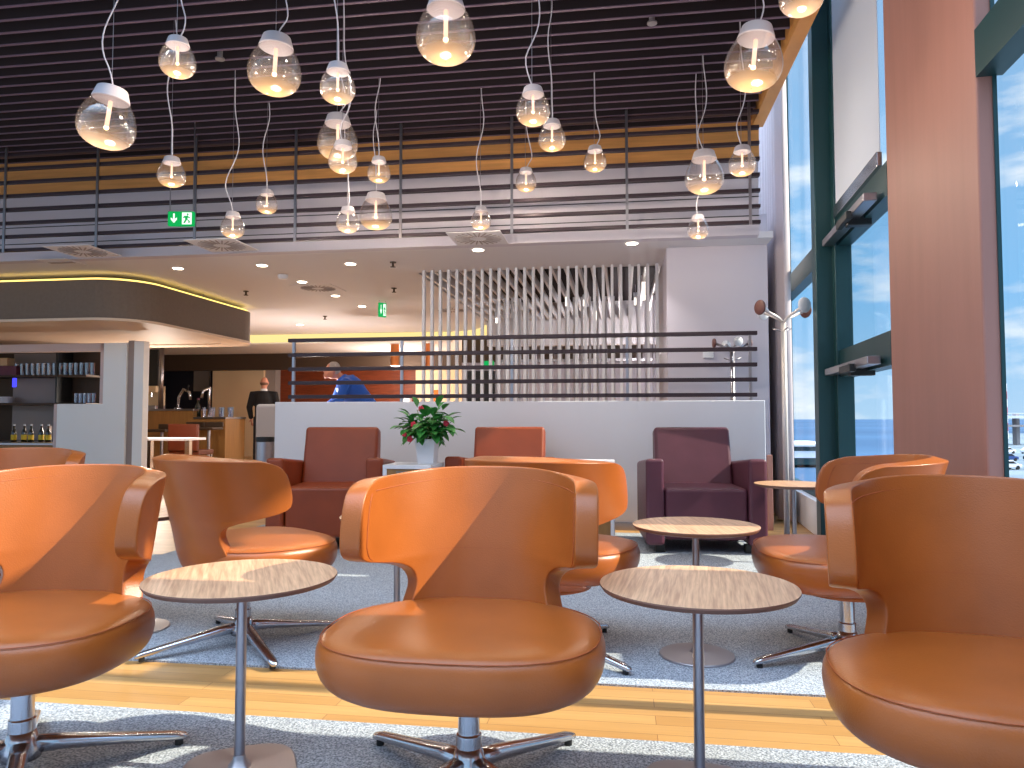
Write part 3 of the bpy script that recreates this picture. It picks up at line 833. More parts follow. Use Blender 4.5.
for (px, py, s), lb in zip(((83, 251, .5), (222, 245, .5), (318, 288, .55), (452, 310, .5), (478, 238, .5), (62, 262, .35)), vl):
    a, b = pc(px, py, zl)
    t = thing('ceiling_vent', lb, 'vent', (a, b, zl), 0, 'square ceiling vents', frame=FR)
    MB().bx(-s/2, s/2, -s/2, s/2, -.006, 0).obj('plate', CEILW, t)
    m = MB()
    if s > .4:
        for q in range(24):
            an = 2*PI*q/24; rot = Matrix.Rotation(an, 3, 'Z')
            m.box(rot @ Vector((.15, 0, -.008)), (.14, .014, .006), rot)
        m.obj('vane', GREYF, t)
    else: MB().bx(-s/2+.03, s/2-.03, -.03, .03, -.01, -.004).obj('vane', GREYF, t)
for (px, py, lb) in ((283, 275, 'white smoke detector near the large air vent'), (246, 291, 'small sprinkler head above the canopy end'), (394, 288, 'small sprinkler head right of the centre ceiling'), (325, 316, 'small sprinkler head near the cove light'), (393, 262, 'small dark ceiling spot near the front edge')):
    a, b = pc(px, py, zl)
    m = MB()
    if px == 283: m.lathe([(.06, 0), (.06, -.02), (.045, -.05), (.01, -.052)], n=20)
    else: m.lathe([(.035, 0), (.035, -.01), (.012, -.012), (.012, -.05), (.03, -.052), (.03, -.058)], n=12)
    o = m.obj('smoke_detector' if px == 283 else 'sprinkler_head', WHITE if px == 283 else DBROWN, frame=FR @ Matrix.Translation((a, b, zl)), smooth=False)
    tag(o, lb, 'detector' if px == 283 else 'sprinkler')
# dots in the dark ceiling
for (px, py, lb) in ((220, 57, 'small sprinkler in the slatted ceiling between two left lamps'), (652, 21, 'small sprinkler in the slatted ceiling at upper right')):
    p = flo(px, py, ZC-.02)
    m = MB().lathe([(.02, .142), (.02, 0), (.035, -.01), (.035, -.02)], n=12)
    tag(m.obj('sprinkler_head', PLATE, loc=p), lb, 'sprinkler')
# tube lights hanging in the baffle ceiling
for j, (px, py0, py1, b) in enumerate(((643.5, 282, 300, 2.6), (635.5, 298, 305, 4.4), (567, 297, 306, 3.2), (525, 294, 306, 2.9), (596, 311, 320, 4.4), (584, 300, 306, 4.5), (497, 318, 323, 3.2), (660, 296, 303, 4.0))):
    a, z1_ = pl(px, py0, b); _, z0_ = pl(px, py1, b)
    t = thing('tube_lamp', 't', 'lamp', (a, b, 0), 0, 'slim tube lamps among the ceiling baffles', frame=FR)
    t['label'] = ['slim white tube lamp, longest and nearest the white pillar', 'short tube lamp left of the longest one', 'tube lamp in the middle of the slats, slanting cluster', 'tube lamp at left of the slatted zone', 'lowest tube lamp right of the middle', 'small tube lamp near the middle of the slats', 'small tube lamp furthest left in the slatted zone', 'small tube lamp tucked beside the pillar edge'][j]
    MB().cyl((0, 0, 0), .022, z0_, z1_, 12).obj('tube', E_TUBE, t)
    MB().cyl((0, 0, 0), .028, z1_, z1_+.08, 12).obj('cap', WHITE, t)
    MB().cyl((0, 0, 0), .003, z1_+.08, zl+.3, 6).obj('cord', CORD, t)

# ------------------------------------------------------------------ coat stands
DDISC = mat('dark_maroon_disc', (104, 66, 62), .5)
SATIN = mat('white_satin_metal', (222, 214, 212), .35, .3)
def coat_stand(X, Y, top, label, m_, s=1.0, rot=0):
    t = thing('coat_stand', label, 'coat stand', (X, Y, .0085), rot, 'coat stands')
    MB().lathe([(.19*s, 0), (.19*s, .012), (.16*s, .02), (.02, .03), (.02, .05)], n=32).obj('base', STEEL, t, smooth=True, bevel=.002)
    MB().cyl((0, 0, 0), .022, .03, top-.03, 16).obj('pole', m_, t, smooth=True)
    for k in range(4):
        an = R(90*k+12)
        d = Vector((math.cos(an), math.sin(an), 0))
        m = MB(); m.tube([Vector((0, 0, top-.05)), d*.05*s+Vector((0, 0, top-.01)), d*.22*s+Vector((0, 0, top+.06*s))], .012, 10)
        arm = m.obj('arm', m_, t, smooth=True)
        m = MB(); c = d*.235*s+Vector((0, 0, top+.065*s)); rot_ = d.to_track_quat('Z', 'Y').to_matrix()
        n_ = 20; prof = [(.01, -.012), (.058*s, -.008), (.062*s, 0), (.058*s, .010), (.01, .012)]
        m.rings([[c+rot_ @ Vector((r*math.cos(2*PI*j/n_), r*math.sin(2*PI*j/n_), z)) for j in range(n_)] for r, z in prof])
        m.obj('disc_knob', WHITE if k in (1, 3) else DDISC, arm, smooth=True)
    for k in range(3):
        an = R(120*k+20); d = Vector((math.cos(an), math.sin(an), 0))
        m = MB(); m.tube([Vector((0, 0, top-.12)), d*.09+Vector((0, 0, top-.09))], .006, 8); m.obj('hook', STEEL, t, smooth=True)
p = at(783.5, 330, 6.0)
coat_stand(p.x, 6.0, at(783.5, 318, 6.0).z, 'white coat stand with disc knobs standing by the far window', SATIN, 1.0, R(10))
p = at(732, 340, 6.93)
coat_stand(p.x, 6.93, at(732, 349, 6.93).z, 'coat stand behind the railing in front of the white pillar', STEEL, .72, R(-10))
a, z = pl(708, 353, .75)
o = MB().bx(a-.05, a+.05, .72, .75, z-.05, z+.05).obj('thermostat', WHITE, frame=FR, bevel=.006); tag(o, 'small white control box on the white pillar behind the railing', 'thermostat')
# dark red low panel beside partition end
a, z = pl(769, 455, .32)
o = MB().bx(a-.015, a+.03, .32, .36, 0, z).obj('folding_board', COPPER, frame=FR, bevel=.005); tag(o, 'narrow red-brown upright board beside the right end of the partition', 'board')

# ------------------------------------------------------------------ left: bar
# white L-shaped bar screen
bq = 2.2
def q(px, py, b=bq): return pl(px, py, b)
t = thing('bar_screen', 'white stepped partition panel with beige edge closing off the bar', 'bar screen', frame=FR)
a_l, z_t = q(57, 404); a_m, z_T = q(104, 343); a_r, _ = q(127, 343); a_r2, _ = q(133, 343)
poly = [(a_l, 0), (a_r, 0), (a_r, z_T), (a_m, z_T), (a_m, z_t), (a_l, z_t)]
WBAR = mat('bright_white_laminate', (240, 246, 250), .45)
m = MB().prism(poly, bq, bq+.16); m.obj('panel', WBAR, t, bevel=.004)
ee = .035
m = MB().use(CURT); a_l0, _ = q(52, 404)
m.bx(a_l-ee*1.4, a_l, bq+.005, bq+.16, 0, z_t+.0).bx(a_m-ee*1.4, a_m, bq+.005, bq+.16, z_t+.005, z_T)
m.bx(q(-160, 345)[0], a_m, bq+.005, bq+.16, z_T-.10, z_T)
m.obj('edge_band', None, t)
m = MB().bx(a_r, a_r+.09, bq+.03, bq+.2, 0, z_T+.03); m.obj('corner_post', GREYF, t)
m = MB(); m.bx(a_r+.09, q(143, 343)[0], bq+.02, bq+.14, 0, z_T+.02); m.obj('end_panel', WBAR, t, bevel=.004)
# bar counter at far left with oak front
a_c0, z_c = q(-160, 442); 
t = thing('bar_counter', 'oak-fronted bar counter at the far left beside the white panel', 'counter', frame=FR)
MB().bx(a_c0, a_l-ee*1.4-.005, bq+.04, bq+.9, 0, z_c-.03).obj('body', WOODC, t)
MB().bx(a_c0, a_l-ee*1.4-.005, bq+.02, bq+.92, z_c-.03, z_c).obj('worktop', STEEL, t, bevel=.003)
# shelf unit behind
sb = bq+1.2
t = thing('bottle_shelf', 'dark back-bar shelf unit holding glasses and plates', 'shelf', frame=FR)
aS, _ = q(-150, 350, sb); aE, zE = q(103, 350, sb+.4)
MB().bx(aS, aE, sb+.42, sb+.46, 0, zE+.0).obj('back_panel', DBROWN, t)
zs_ = []
for y in (375, 403, 441):
    _, z = q(50, y, sb+.1); zs_.append(z)
    MB().bx(aS, aE, sb+.05, sb+.42, z-.03, z).obj('shelf', DBROWN, t)
for px in (-60, 62):
    a, _ = q(px, 350, sb+.2); MB().bx(a-.015, a+.015, sb+.1, sb+.42, 0, zE).obj('side_panel', BLACK, t)
MB().bx(aS, aE, sb+.04, sb+.46, zE-.03, zE).obj('shelf', GREYF, t)
ztop = zE
# mirrored panels
a, _ = q(12, 360, sb+.4); a2_, _ = q(38, 360, sb+.4)
MB().bx(q(14, 360, sb+.4)[0], q(58, 360, sb+.4)[0], sb+.40, sb+.415, zs_[2], zE-.04).obj('rear_glass', GREYF, t)
# glasses
gt = MB().lathe([(.028, 0), (.036, .185), (.033, .185), (.026, .01), (.001, .01)], n=14, cap=False).obj('tumbler', TUMB)
tag(gt, 'g', 'glass'); ug = [False]
for k in range(15):
    a, _ = q(17+k*5.4, 370, sb+.15)
    place(gt, ug, (a, sb+.15, zs_[0]), 0, 'one of the tall clear glasses in the upper shelf row', 'glasses on the upper bar shelf', frame=FR)
for k in range(5):
    a, _ = q(76+k*4.4, 398, sb+.15)
    place(gt, ug, (a, sb+.15, zs_[1]), 0, 'short clear glass in the lower shelf row by the white panel', 'glasses on the lower bar shelf', frame=FR, scale=.8)
# bottles on the counter
bt = thing('bottle', 'b', 'bottle')
MB().lathe([(.036, 0), (.036, .12), (.03, .15), (.013, .19), (.013, .225)], n=16).obj('glass', BOTT, bt, smooth=True)
MB().lathe([(.0365, .03), (.0365, .10)], n=16, cap=False).obj('paper_label', YEL, bt)
MB().cyl((0, 0, 0), .0145, .225, .245, 12).obj('cap', WHITE, bt)
ub = [False]
for k in range(5):
    a, _ = q(14+k*8.6, 430, bq+.4)
    place(bt, ub, (a, bq+.4+.03*(k % 2), z_c), k, 'one of the dark bottles with yellow labels standing on the bar counter', 'yellow-labelled bottles on the bar counter', frame=FR)
for k, px in enumerate((1, 7, 14, 22, 30, 36)):
    a, _ = q(px, 335, sb+.2)
    o = place(bt, ub, (a, sb+.2, ztop), k, 'one of the bottles lined up on top of the back-bar shelf', 'bottles on top of the shelf', frame=FR, scale=.55)
t = thing('lemon_bowl', 'row of yellow lemons in a low bowl on top of the back-bar shelf', 'bowl', (q(61, 338, sb+.2)[0], sb+.2, ztop), frame=FR)
MB().lathe([(.06, 0), (.12, .04), (.115, .04), (.055, .008)], n=20).obj('bowl', STEEL, t)
for k in range(6):
    o = MB().ball((0, 0, 0), (.032, .028, .028), 10, 8).obj('lemon', YEL, frame=FR @ Matrix.Translation((q(61, 338, sb+.2)[0]-.08+.032*k, sb+.17+.03*(k % 2), ztop+.055)), smooth=True)
    tag(o, 'one of the yellow lemons heaped in the bowl on top of the shelf', 'lemon', 'lemons in the bowl')
# plates stack, boxes
for k in range(7):
    o = MB().lathe([(.05, 0), (.115, .012), (.115, .016), (.05, .005)], n=24).obj('plate', WHITE, frame=FR @ Matrix.Translation((q(6, 402, sb+.2)[0], sb+.2, zs_[1]+.014*k)), smooth=True)
    tag(o, 'one of the white plates in the stack on the middle bar shelf', 'plate', 'stacked white plates')
for px0, px1, y0, y1, mt, lb in ((-2, 8, 366, 375, PLUM, 'plum-coloured box at the far left on the upper bar shelf'), (8.5, 16, 366, 375, PLUM, 'plum-coloured box beside the row of glasses on the upper shelf'), (0, 7, 358, 366, BEIGE, 'small pale box stacked on a plum box on the upper shelf')):
    a, z1_ = q(px0, y0, sb+.1); a2_, _ = q(px1, y1, sb+.1); z0_ = zs_[0]+.001 if y1 > 370 else q(0, 366, sb+.1)[1]+.004
    tag(MB().bx(a, a2_, sb+.1, sb+.25, z0_, z1_).obj('carton', mt, frame=FR, bevel=.003), lb, 'box')
a, z = q(14.5, 382, sb+.05)
tag(MB().bx(a-.02, a+.02, sb+.03, sb+.07, z-.08, z+.06).obj('indicator_lamp', E_BLUE, frame=FR), 'small blue glowing light under the upper bar shelf', 'light')
tag(MB().bx(q(40, 430, bq+.6)[0], q(47, 430, bq+.6)[0], bq+.6, bq+.7, z_c, z_c+.22).obj('dispenser', GREYF, frame=FR, bevel=.01), 'grey dispenser standing behind the yellow-labelled bottles', 'dispenser')

# far bar counter (oak) with coffee things
cb_ = 7.6
a0_, z0_ = q(120, 409, cb_); a1_, z1_ = q(193, 409, cb_); a2_, z2_ = q(245, 417, cb_); a2_ = q(245, 417, cb_+.8)[0]
t = thing('service_counter', 'long oak service counter with a lower right half, under the canopy', 'counter', frame=FR)
MB().bx(a0_, a1_, cb_, cb_+.8, 0, z0_-.04).obj('tall_body', WOODC, t)
MB().bx(a0_, a1_+.03, cb_-.03, cb_+.8, z0_-.04, z0_).obj('tall_worktop', STEEL, t, bevel=.004)
MB().bx(a1_, a2_, cb_, cb_+.8, 0, z2_-.04).obj('low_body', WOODC, t)
MB().bx(a1_+.03, a2_+.03, cb_-.03, cb_+.8, z2_-.04, z2_).obj('low_worktop', STEEL, t, bevel=.004)
# tap tower
a, _ = q(187, 400, cb_+.3)
t = thing('beer_tap', 'curved chrome tap with spout on the tall half of the service counter', 'tap', (q(178, 400, cb_+.3)[0], cb_+.3, z0_), frame=FR)
m = MB(); m.tube([(0, 0, 0), (.02, 0, .25), (.12, 0, .42), (.26, 0, .36), (.28, 0, .2)], .03, 10); m.obj('spout', CHROME, t, smooth=True)
MB().lathe([(.08, 0), (.08, .02), (.04, .04)], n=16).obj('base', CHROME, t)
m = MB(); m.tube([(.2, 0, .38), (.3, -.1, .5)], .02, 8); m.obj('handle', BLACK, t, smooth=True)
t = thing('beer_tap', 'upright chrome tap on the low half of the service counter', 'tap', (q(209, 410, cb_+.3)[0], cb_+.3, z2_), frame=FR)
m = MB(); m.tube([(0, 0, 0), (0, 0, .5), (.02, 0, .62), (-.08, -.1, .55), (-.1, -.12, .4)], .03, 10); m.obj('spout', CHROME, t, smooth=True)
MB().lathe([(.07, 0), (.07, .02), (.04, .04)], n=16).obj('base', CHROME, t)
t = thing('coffee_machine', 'pale coffee machine at the left end of the service counter', 'coffee machine', (q(149, 400, cb_+.4)[0], cb_+.45, z0_), frame=FR)
MB().bx(-.22, .22, -.15, .2, 0, .08).obj('drip_tray', STEEL, t, bevel=.01)
MB().bx(-.22, .22, .05, .2, .08, .5).obj('body', BEIGE, t, bevel=.01)
MB().bx(-.22, .22, -.15, .2, .36, .5).obj('top_housing', BEIGE, t, bevel=.01)
m = MB().cyl((-.08, -.08, 0), .025, .26, .36, 10).cyl((.08, -.08, 0), .025, .26, .36, 10); m.obj('brew_head', CHROME, t)
o = MB().cyl((0, 0, 0), .05, 0, 2.69-z0_, 16).obj('steel_post', STEEL, frame=FR @ Matrix.Translation((q(160.5, 400, cb_+.05)[0], cb_+.06, z0_)), smooth=True)
tag(o, 'steel post rising from the service counter to the canopy', 'post')
o = MB().bx(q(144, 350, cb_+.85)[0], q(158, 350, cb_+.85)[0], cb_+.85, cb_+.95, 0, 2.55).obj('dark_cabinet', BLACK, frame=FR); tag(o, 'tall black cabinet behind the left end of the service counter', 'cabinet')
b2 = thing('water_bottle', 'dark bottle with blue cap on the service counter near the step', 'bottle', (q(198, 410, cb_+.2)[0], cb_+.2, z2_), frame=FR)
MB().lathe([(.06, 0), (.06, .22), (.025, .3), (.025, .36)], n=16).obj('glass', BOTT, b2, smooth=True); MB().cyl((0, 0, 0), .028, .36, .4, 12).obj('cap', PLUM, b2)
for k in range(7):
    px = 204+k*4.6
    o = place(gt, ug, (q(px, 414, cb_+.15)[0], cb_+.15+.1*(k % 2), z2_), 0, 'one of the glasses crowded on the low end of the service counter', 'glasses on the service counter', frame=FR, scale=1.1)
# pictures dim panel in kitchen
struct(rpanel('wall_rear', 194, 209, 362, 391, 12.4, GREYF, .08))
# bar stools
def stool(px, py, b, label):
    a, z = q(px, py, b)
    t = thing('bar_stool', label, 'bar stool', (a, b, 0), 0, 'bar stools at the service counter', frame=FR)
    MB().lathe([(.22, 0), (.22, .02), (.03, .05)], n=24).obj('base', STEEL, t)
    MB().cyl((0, 0, 0), .03, .04, z-.05, 12).obj('post', STEEL, t)
    MB().bx(-.2, .2, -.2, .2, z-.06, z).obj('seat', DBROWN, t, bevel=.025)
    MB().bx(-.2, .2, .17, .21, z, z+.10).obj('backrest', DBROWN, t, bevel=.015)
stool(162, 429, cb_-.75, 'bar stool nearest the white panel at the service counter')
stool(190, 427, cb_-.45, 'bar stool in the middle of the service counter')
stool(209, 427, cb_-.6, 'bar stool at the low half of the service counter')
# small dining table and brown chair
tb = 4.6
a0_, z0_ = q(137, 437, tb); a1_, _ = q(196, 437, tb)
t = thing('dining_table', 'thin white rectangular table with a steel leg behind the white bar panel', 'table', ((a0_+a1_)/2, tb, 0), frame=FR)
w = (a1_-a0_)/2
MB().bx(-w, w, -.3, .3, z0_-.05, z0_-.01).obj('tabletop', WHITE, t, bevel=.004)
for sx in (-.55, .75):
    MB().bx(sx*w-.04, sx*w+.04, -.04, .04, 0, z0_-.05).obj('leg', CHROME, t)
tb2 = 5.5
a0_, z1_ = q(169, 424, tb2); a1_, _ = q(199, 424, tb2); w = (a1_-a0_)/2
t = thing('dining_chair', 'brown leather dining chair behind the small white table', 'chair', ((a0_+a1_)/2, tb2, 0), frame=FR)
zs0 = z1_-.46
LDK = leather('dark_brown_leather', (98, 42, 20), .45)
MB().bx(-w, w, -.04, .03, zs0-.02, z1_).obj('backrest', LDK, t, bevel=.02)
MB().bx(-w, w, .0, .5, zs0-.09, zs0).obj('seat', LDK, t, bevel=.02)
for sx in (-1, 1):
    for y in (.02, .46): MB().bx(sx*(w-.03)-.015, sx*(w-.03)+.015, y-.015, y+.015, 0, zs0-.08).obj('leg', CHROME, t)

# waste bin and grey high-backed sofa
a, _ = q(265, 440, .9)
t = thing('waste_bin', 'cylindrical dark steel waste bin beside the left end of the partition', 'waste bin', (a, .9, 0), frame=FR)
zt_ = q(265, 437, .9)[1]
MB().cyl((0, 0, 0), .095, 0, zt_-.05, 28).obj('body', STEEL, t, smooth=True, bevel=.004)
MB().lathe([(.097, zt_-.05), (.098, zt_), (.085, zt_), (.085, zt_-.04)], n=28).obj('rim', BLACK, t, smooth=False)
t = thing('high_back_sofa', 'grey upholstered high-backed sofa behind the partition end', 'sofa', frame=FR)
a0_, z1_ = q(255, 404, 1.8); a1_, _ = q(300, 404, 1.8)
MB().bx(a0_, a1_+1.2, 1.8, 1.95, 0.05, z1_).obj('backrest', GREYF, t, bevel=.04)
MB().bx(a0_, a1_+1.2, 1.95, 2.5, .05, .45).obj('seat', GREYF, t, bevel=.04)
# menu card & small items behind the railing
a, z = q(284, 396, 2.2)
# ------------------------------------------------------------------ rear shell chairs behind slats (pale)
ush = [False]
def shell_chair():
    r = thing('shell_chair', 's', 'chair')
    m = MB(); rows = []
    for z, k in ((0, .55), (.1, .9), (.22, 1.0), (.34, .85), (.42, .45)):
        rows.append([Vector((.24*k*math.sin(R(th)), .16*k*math.cos(R(th)), .45+z)) for th in range(-100, 101, 20)])
    m.rings(rows, False, False, close=False); o = m.obj('backrest', STEEL, r, smooth=True); qd = o.modifiers.new('s', 'SOLIDIFY'); qd.thickness = .02
    MB().lathe([(.2, .42), (.23, .45), (.2, .47)], n=20).obj('seat', WHITE, r, smooth=True)
    for k in range(4):
        an = R(45+90*k); MB().tube([(.12*math.cos(an), .12*math.sin(an), .43), (.24*math.cos(an), .24*math.sin(an), 0)], .013, 8).obj('leg', CHROME, r)
    return r
sc_ = shell_chair()
for k, px in enumerate((545, 573, 601, 629)):
    place(sc_, ush, (pl(px, 380, 6.4)[0], 6.4, .35), 0, 'one of the pale round-backed chairs in the row seen through the white slats', 'round-backed chairs beyond the slats', frame=FR, scale=.92)
tag(MB().bx(pl(520, 380, 6.4)[0], pl(650, 380, 6.4)[0], 6.0, 6.9, 0, .345).obj('platform', GREYF, frame=FR), 'low platform carrying the row of round-backed chairs', 'platform')
# copper cylinder lights against the wood wall
for k, px in enumerate((395, 430)):
    a, z1_ = pl(px, 344, 9.5); _, z0_ = pl(px, 366, 9.5)
    t = thing('copper_lamp', ['copper cylinder lamp left of the first white slats', 'copper cylinder lamp seen between the first white slats'][k], 'lamp', (a, 9.5, 0), 0, 'copper cylinder lamps', frame=FR)
    MB().lathe([(.10, z1_), (.10, z0_)], n=24).obj('shade', mat('copper_shade%d' % k, (196, 120, 70), .3, .9), t, smooth=False)
    MB().cyl((0, 0, 0), .01, z1_, zl, 8).obj('stem', STEEL, t)
# small tables / boxes behind railing
for px, y0, y1, w_, mt, nm, lb in ((407, 397, 405, .16, WHITE, 'napkin_box', 'small white box beside a slim post behind the railing'), (436, 390, 396, .2, ORANGE, 'orange_jar', 'small orange object on the counter seen between the white slats')):
    b = 9.0; a, z1_ = pl(px, y0, b)
    tag(MB().bx(a-w_/2, a+w_/2, b-.08, b+.08, 1.12 if nm != 'x' else 0, max(z1_, 1.25)).obj(nm, mt, frame=FR, bevel=.01), lb, 'box')
t = thing('rear_counter', 'pale wall counter behind the white slats', 'counter', frame=FR)
MB().bx(pl(392, 400, 9.0)[0], pl(462, 400, 9.0)[0], 8.8, 9.3, 1.08, 1.12).obj('worktop', WHITE, t)
MB().bx(pl(392, 400, 9.0)[0], pl(462, 400, 9.0)[0], 8.85, 9.25, 0, 1.08).obj('body', BEIGE, t)

# ------------------------------------------------------------------ people
def remesh(mb, name, mt, parent, vox=.016):
    o = mb.obj(name, mt, parent, smooth=True)
    r = o.modifiers.new('rm', 'REMESH'); r.mode = 'VOXEL'; r.voxel_size = vox; r.use_smooth_shade = True
    s = o.modifiers.new('sm', 'SMOOTH'); s.iterations = 3; s.factor = .5
    return o
def person(loc, rotz, s, label, top, lean, bald, arms):
    """lean in degrees forward (local -y is front)"""
    root = thing('person', label, 'person', loc, rotz)
    V = Vector
    hipz = .95*s; sp = .52*s
    L = R(lean)
    def up(d, x=0, y=0):    # point along the leaned spine
        return V((x, -math.sin(L)*d+y*math.cos(L), hipz+math.cos(L)*d+y*math.sin(L)))
    neck = up(sp+.02*s); head = up(sp+.17*s, 0, -.03*s)
    sh = .205*s
    body = MB()
    # head
    body.ball(head, (.075*s, .095*s, .115*s), 16, 12)
    body.ball(head+V((0, -.085*s, -.07*s)), (.045*s, .035*s, .04*s), 10, 8)
    body.ball(head+V((0, -.105*s, -.005*s)), (.013*s, .022*s, .025*s), 8, 6)
    for sx in (-1, 1): body.ball(head+V((sx*.078*s, .005*s, -.005*s)), (.012*s, .022*s, .032*s), 8, 6)
    body.tube([up(sp-.06*s), neck, head], [.07*s, .055*s, .055*s], 12)
    # torso, legs
    body.tube([up(-.05*s), up(.15*s), up(.35*s), up(.47*s)], [.14*s, .13*s, .15*s, .10*s], 14)
    hands = []
    for sx, (el, ha) in zip((-1, 1), arms):
        shp = up(sp-.05*s, sx*sh)
        e = shp+V(el)*s; h_ = e+V(ha)*s
        body.tube([up(sp-.06*s, sx*.08*s), shp, e, h_], [.06*s, .052*s, .042*s, .026*s], 12)
        d = (h_-e).normalized(); pc_ = h_+d*.05*s
        side = d.cross(V((0, 1, 0))).normalized() if abs(d.y) < .9 else V((1, 0, 0))
        fwd = d.cross(side).normalized()
        body.tube([h_, pc_, pc_+d*.04*s], [.024*s, .036*s, .034*s], 10, flat=.5)
        for q_ in range(4):
            b0_ = pc_+d*.045*s+side*(q_-1.5)*.018*s
            ln = (.07, .08, .075, .06)[q_]*s
            body.tube([b0_, b0_+d*ln*.55, b0_+d*ln*.9+fwd*.02*s], [.010*s, .009*s, .007*s], 8)
        b0_ = h_+d*.03*s+side*.03*s; body.tube([b0_, b0_+(d+side*.8).normalized()*.06*s], [.012*s, .008*s], 8)
        hands.append((sx, shp, e, h_))
    for sx in (-1, 1):
        hp = V((sx*.09*s, 0, hipz)); kn = V((sx*.11*s, -.03*s, .50*s)); an = V((sx*.12*s, .02*s, .09*s))
        body.tube([hp, kn, an], [.09*s, .06*s, .042*s], 12)
        body.tube([an+V((0, .04*s, -.05*s)), an+V((0, -.14*s, -.06*s))], [.045*s, .035*s], 10)
    bo = remesh(body, 'body', SKIN, root, .014*s)
    # top garment
    g = MB()
    g.tube([up(-.10*s), up(.02*s), up(.18*s), up(.36*s), up(.48*s), up(.515*s), up((.56 if lean > 10 else .52)*s)], [.175*s, .18*s, .185*s, .205*s, .17*s, .10*s, .08*s], 18, flat=.9)
    for sx, shp, e, h_ in hands:
        g.tube([up(sp-.08*s, sx*.09*s), shp+V((0, 0, -.005*s)), e, e+(h_-e)*.96], [.09*s, .078*s, .062*s, .045*s], 14)
    remesh(g, 'jacket' if lean > 10 else 'jumper', top, root, .016*s)
    if lean <= 10:
        c = MB(); c.tube([up(sp-.02*s), up(sp+.045*s)], [.072*s, .066*s], 16); c.obj('shirt_collar', WHITE, root, smooth=True)
    g = MB()
    g.tube([up(.06*s), V((0, 0, hipz)), V((0, 0, hipz-.10*s))], [.15*s, .165*s, .14*s], 14)
    for sx in (-1, 1):
        g.tube([V((sx*.08*s, 0, hipz)), V((sx*.11*s, -.03*s, .50*s)), V((sx*.12*s, .02*s, .10*s))], [.115*s, .085*s, .07*s], 12)
    remesh(g, 'trousers', TROUS, root, .016*s)
    for sx in (-1, 1):
        m = MB(); m.tube([V((sx*.12*s, .09*s, .045*s)), V((sx*.12*s, -.05*s, .05*s)), V((sx*.12*s, -.18*s, .035*s))], [.05*s, .055*s, .035*s], 12, flat=.8); m.obj('shoe', BLACK, root, smooth=True)
    # hair
    hm = MB()
    if bald:
        hm.ball(head+V((0, .02*s, -.02*s)), (.081*s, .088*s, .045*s), 16, 8)
    else:
        hm.ball(head+V((0, .018*s, .02*s)), (.083*s, .092*s, .108*s), 16, 10)
    hm.obj('hair', HAIRG if not bald else mat('short_brown_hair', (120, 84, 66), .8), root, smooth=True)
    for sx in (-1, 1):
        e_ = MB().ball(head+V((sx*.03*s, -.088*s, .012*s)), .010*s, 8, 6).obj('eye', BLACK, root, smooth=True)
    MB().ball(head+V((0, -.118*s, -.062*s)), (.024*s, .006*s, .006*s), 8, 6).obj('mouth', LRED, root, smooth=True)
    return root
bp_ = 16.3
top = at(264, 374.6, bp_); sc1 = top.z/1.80
person((top.x, bp_, 0), R(180)+R(8), sc1, 'bald person in a black jumper standing with back turned beyond the bar', JBLACK, 2, True,
       [((-.07, .01, -.28), (-.01, -.06, -.25)), ((.07, 0, -.28), (-.02, -.10, -.23))])
bp2 = 12.6
hd = at(335, 366.5, bp2); s2 = 1.24
# lean so that the head reaches the observed height
ln_ = 40
xo = math.sin(R(ln_))*.69*s2
person((hd.x+xo, bp2, (hd.z-(.95*s2+math.cos(R(ln_))*.69*s2+.125*s2))*0), R(-90)-R(-20), s2, 'grey-haired person in a bright blue jacket bending forward behind the railing', JBLUE, ln_, False,
       [((-.03, -.10, -.26), (0, -.2, -.12)), ((.03, -.10, -.26), (0, -.2, -.12))])

# ------------------------------------------------------------------ outside
def ground_mat(name, c1, c2, sc, rough=.9):
    m = bpy.data.materials.new(name); m.use_nodes = True; nt = m.node_tree; b_ = nt.nodes['Principled BSDF']
    tc = nt.nodes.new('ShaderNodeTexCoord'); n_ = nt.nodes.new('ShaderNodeTexNoise'); n_.inputs['Scale'].default_value = sc; n_.inputs['Detail'].default_value = 5
    mp = nt.nodes.new('ShaderNodeMapping'); mp.inputs['Scale'].default_value = (1, 4, 1)
    r = nt.nodes.new('ShaderNodeValToRGB'); r.color_ramp.elements[0].position = .35; r.color_ramp.elements[1].position = .65
    r.color_ramp.elements[0].color = lin(c1)+(1,); r.color_ramp.elements[1].color = lin(c2)+(1,)
    nt.links.new(tc.outputs['Object'], mp.inputs[0]); nt.links.new(mp.outputs[0], n_.inputs[0]); nt.links.new(n_.outputs['Fac'], r.inputs[0]); nt.links.new(r.outputs[0], b_.inputs['Base Color'])
    b_.inputs['Roughness'].default_value = rough; b_.inputs['Specular IOR Level'].default_value = .2
    return m
ZG = -7.0
o = MB().bx(-9000, 9000, 30, 15000, ZG-1, ZG-.5).obj('sea_ground', ground_mat('sea_water', (44, 70, 98), (62, 92, 120), .002)); struct(o)
o = MB().prism([(26, 44), (235, 420), (1500, 420), (1500, 44)], ZG-1, ZG, 'xy').obj('apron_ground', ground_mat('apron', (92, 104, 112), (124, 134, 140), .02)); struct(o)
def car_proto():
    r = thing('car', 'c', 'car')
    m = MB(); m.prism([(-2.1, .3), (2.1, .3), (2.15, .8), (1.3, .95), (.6, 1.42), (-1.0, 1.45), (-1.8, .98), (-2.15, .85)], -.85, .85); m.obj('body', WHITE, r, bevel=.08)
    m = MB(); m.prism([(-1.55, .98), (1.15, .98), (.55, 1.36), (-.95, 1.38)], -.87, .87); m.obj('side_window', BLACK, r)
    for x in (-1.35, 1.35):
        for y in (-.8, .8):
            m = MB(); m.tube([(x, y-.1, .32), (x, y+.1, .32)], .32, 16); m.obj('wheel', BLACK, r)
    return r
cp = car_proto(); uc = [False]
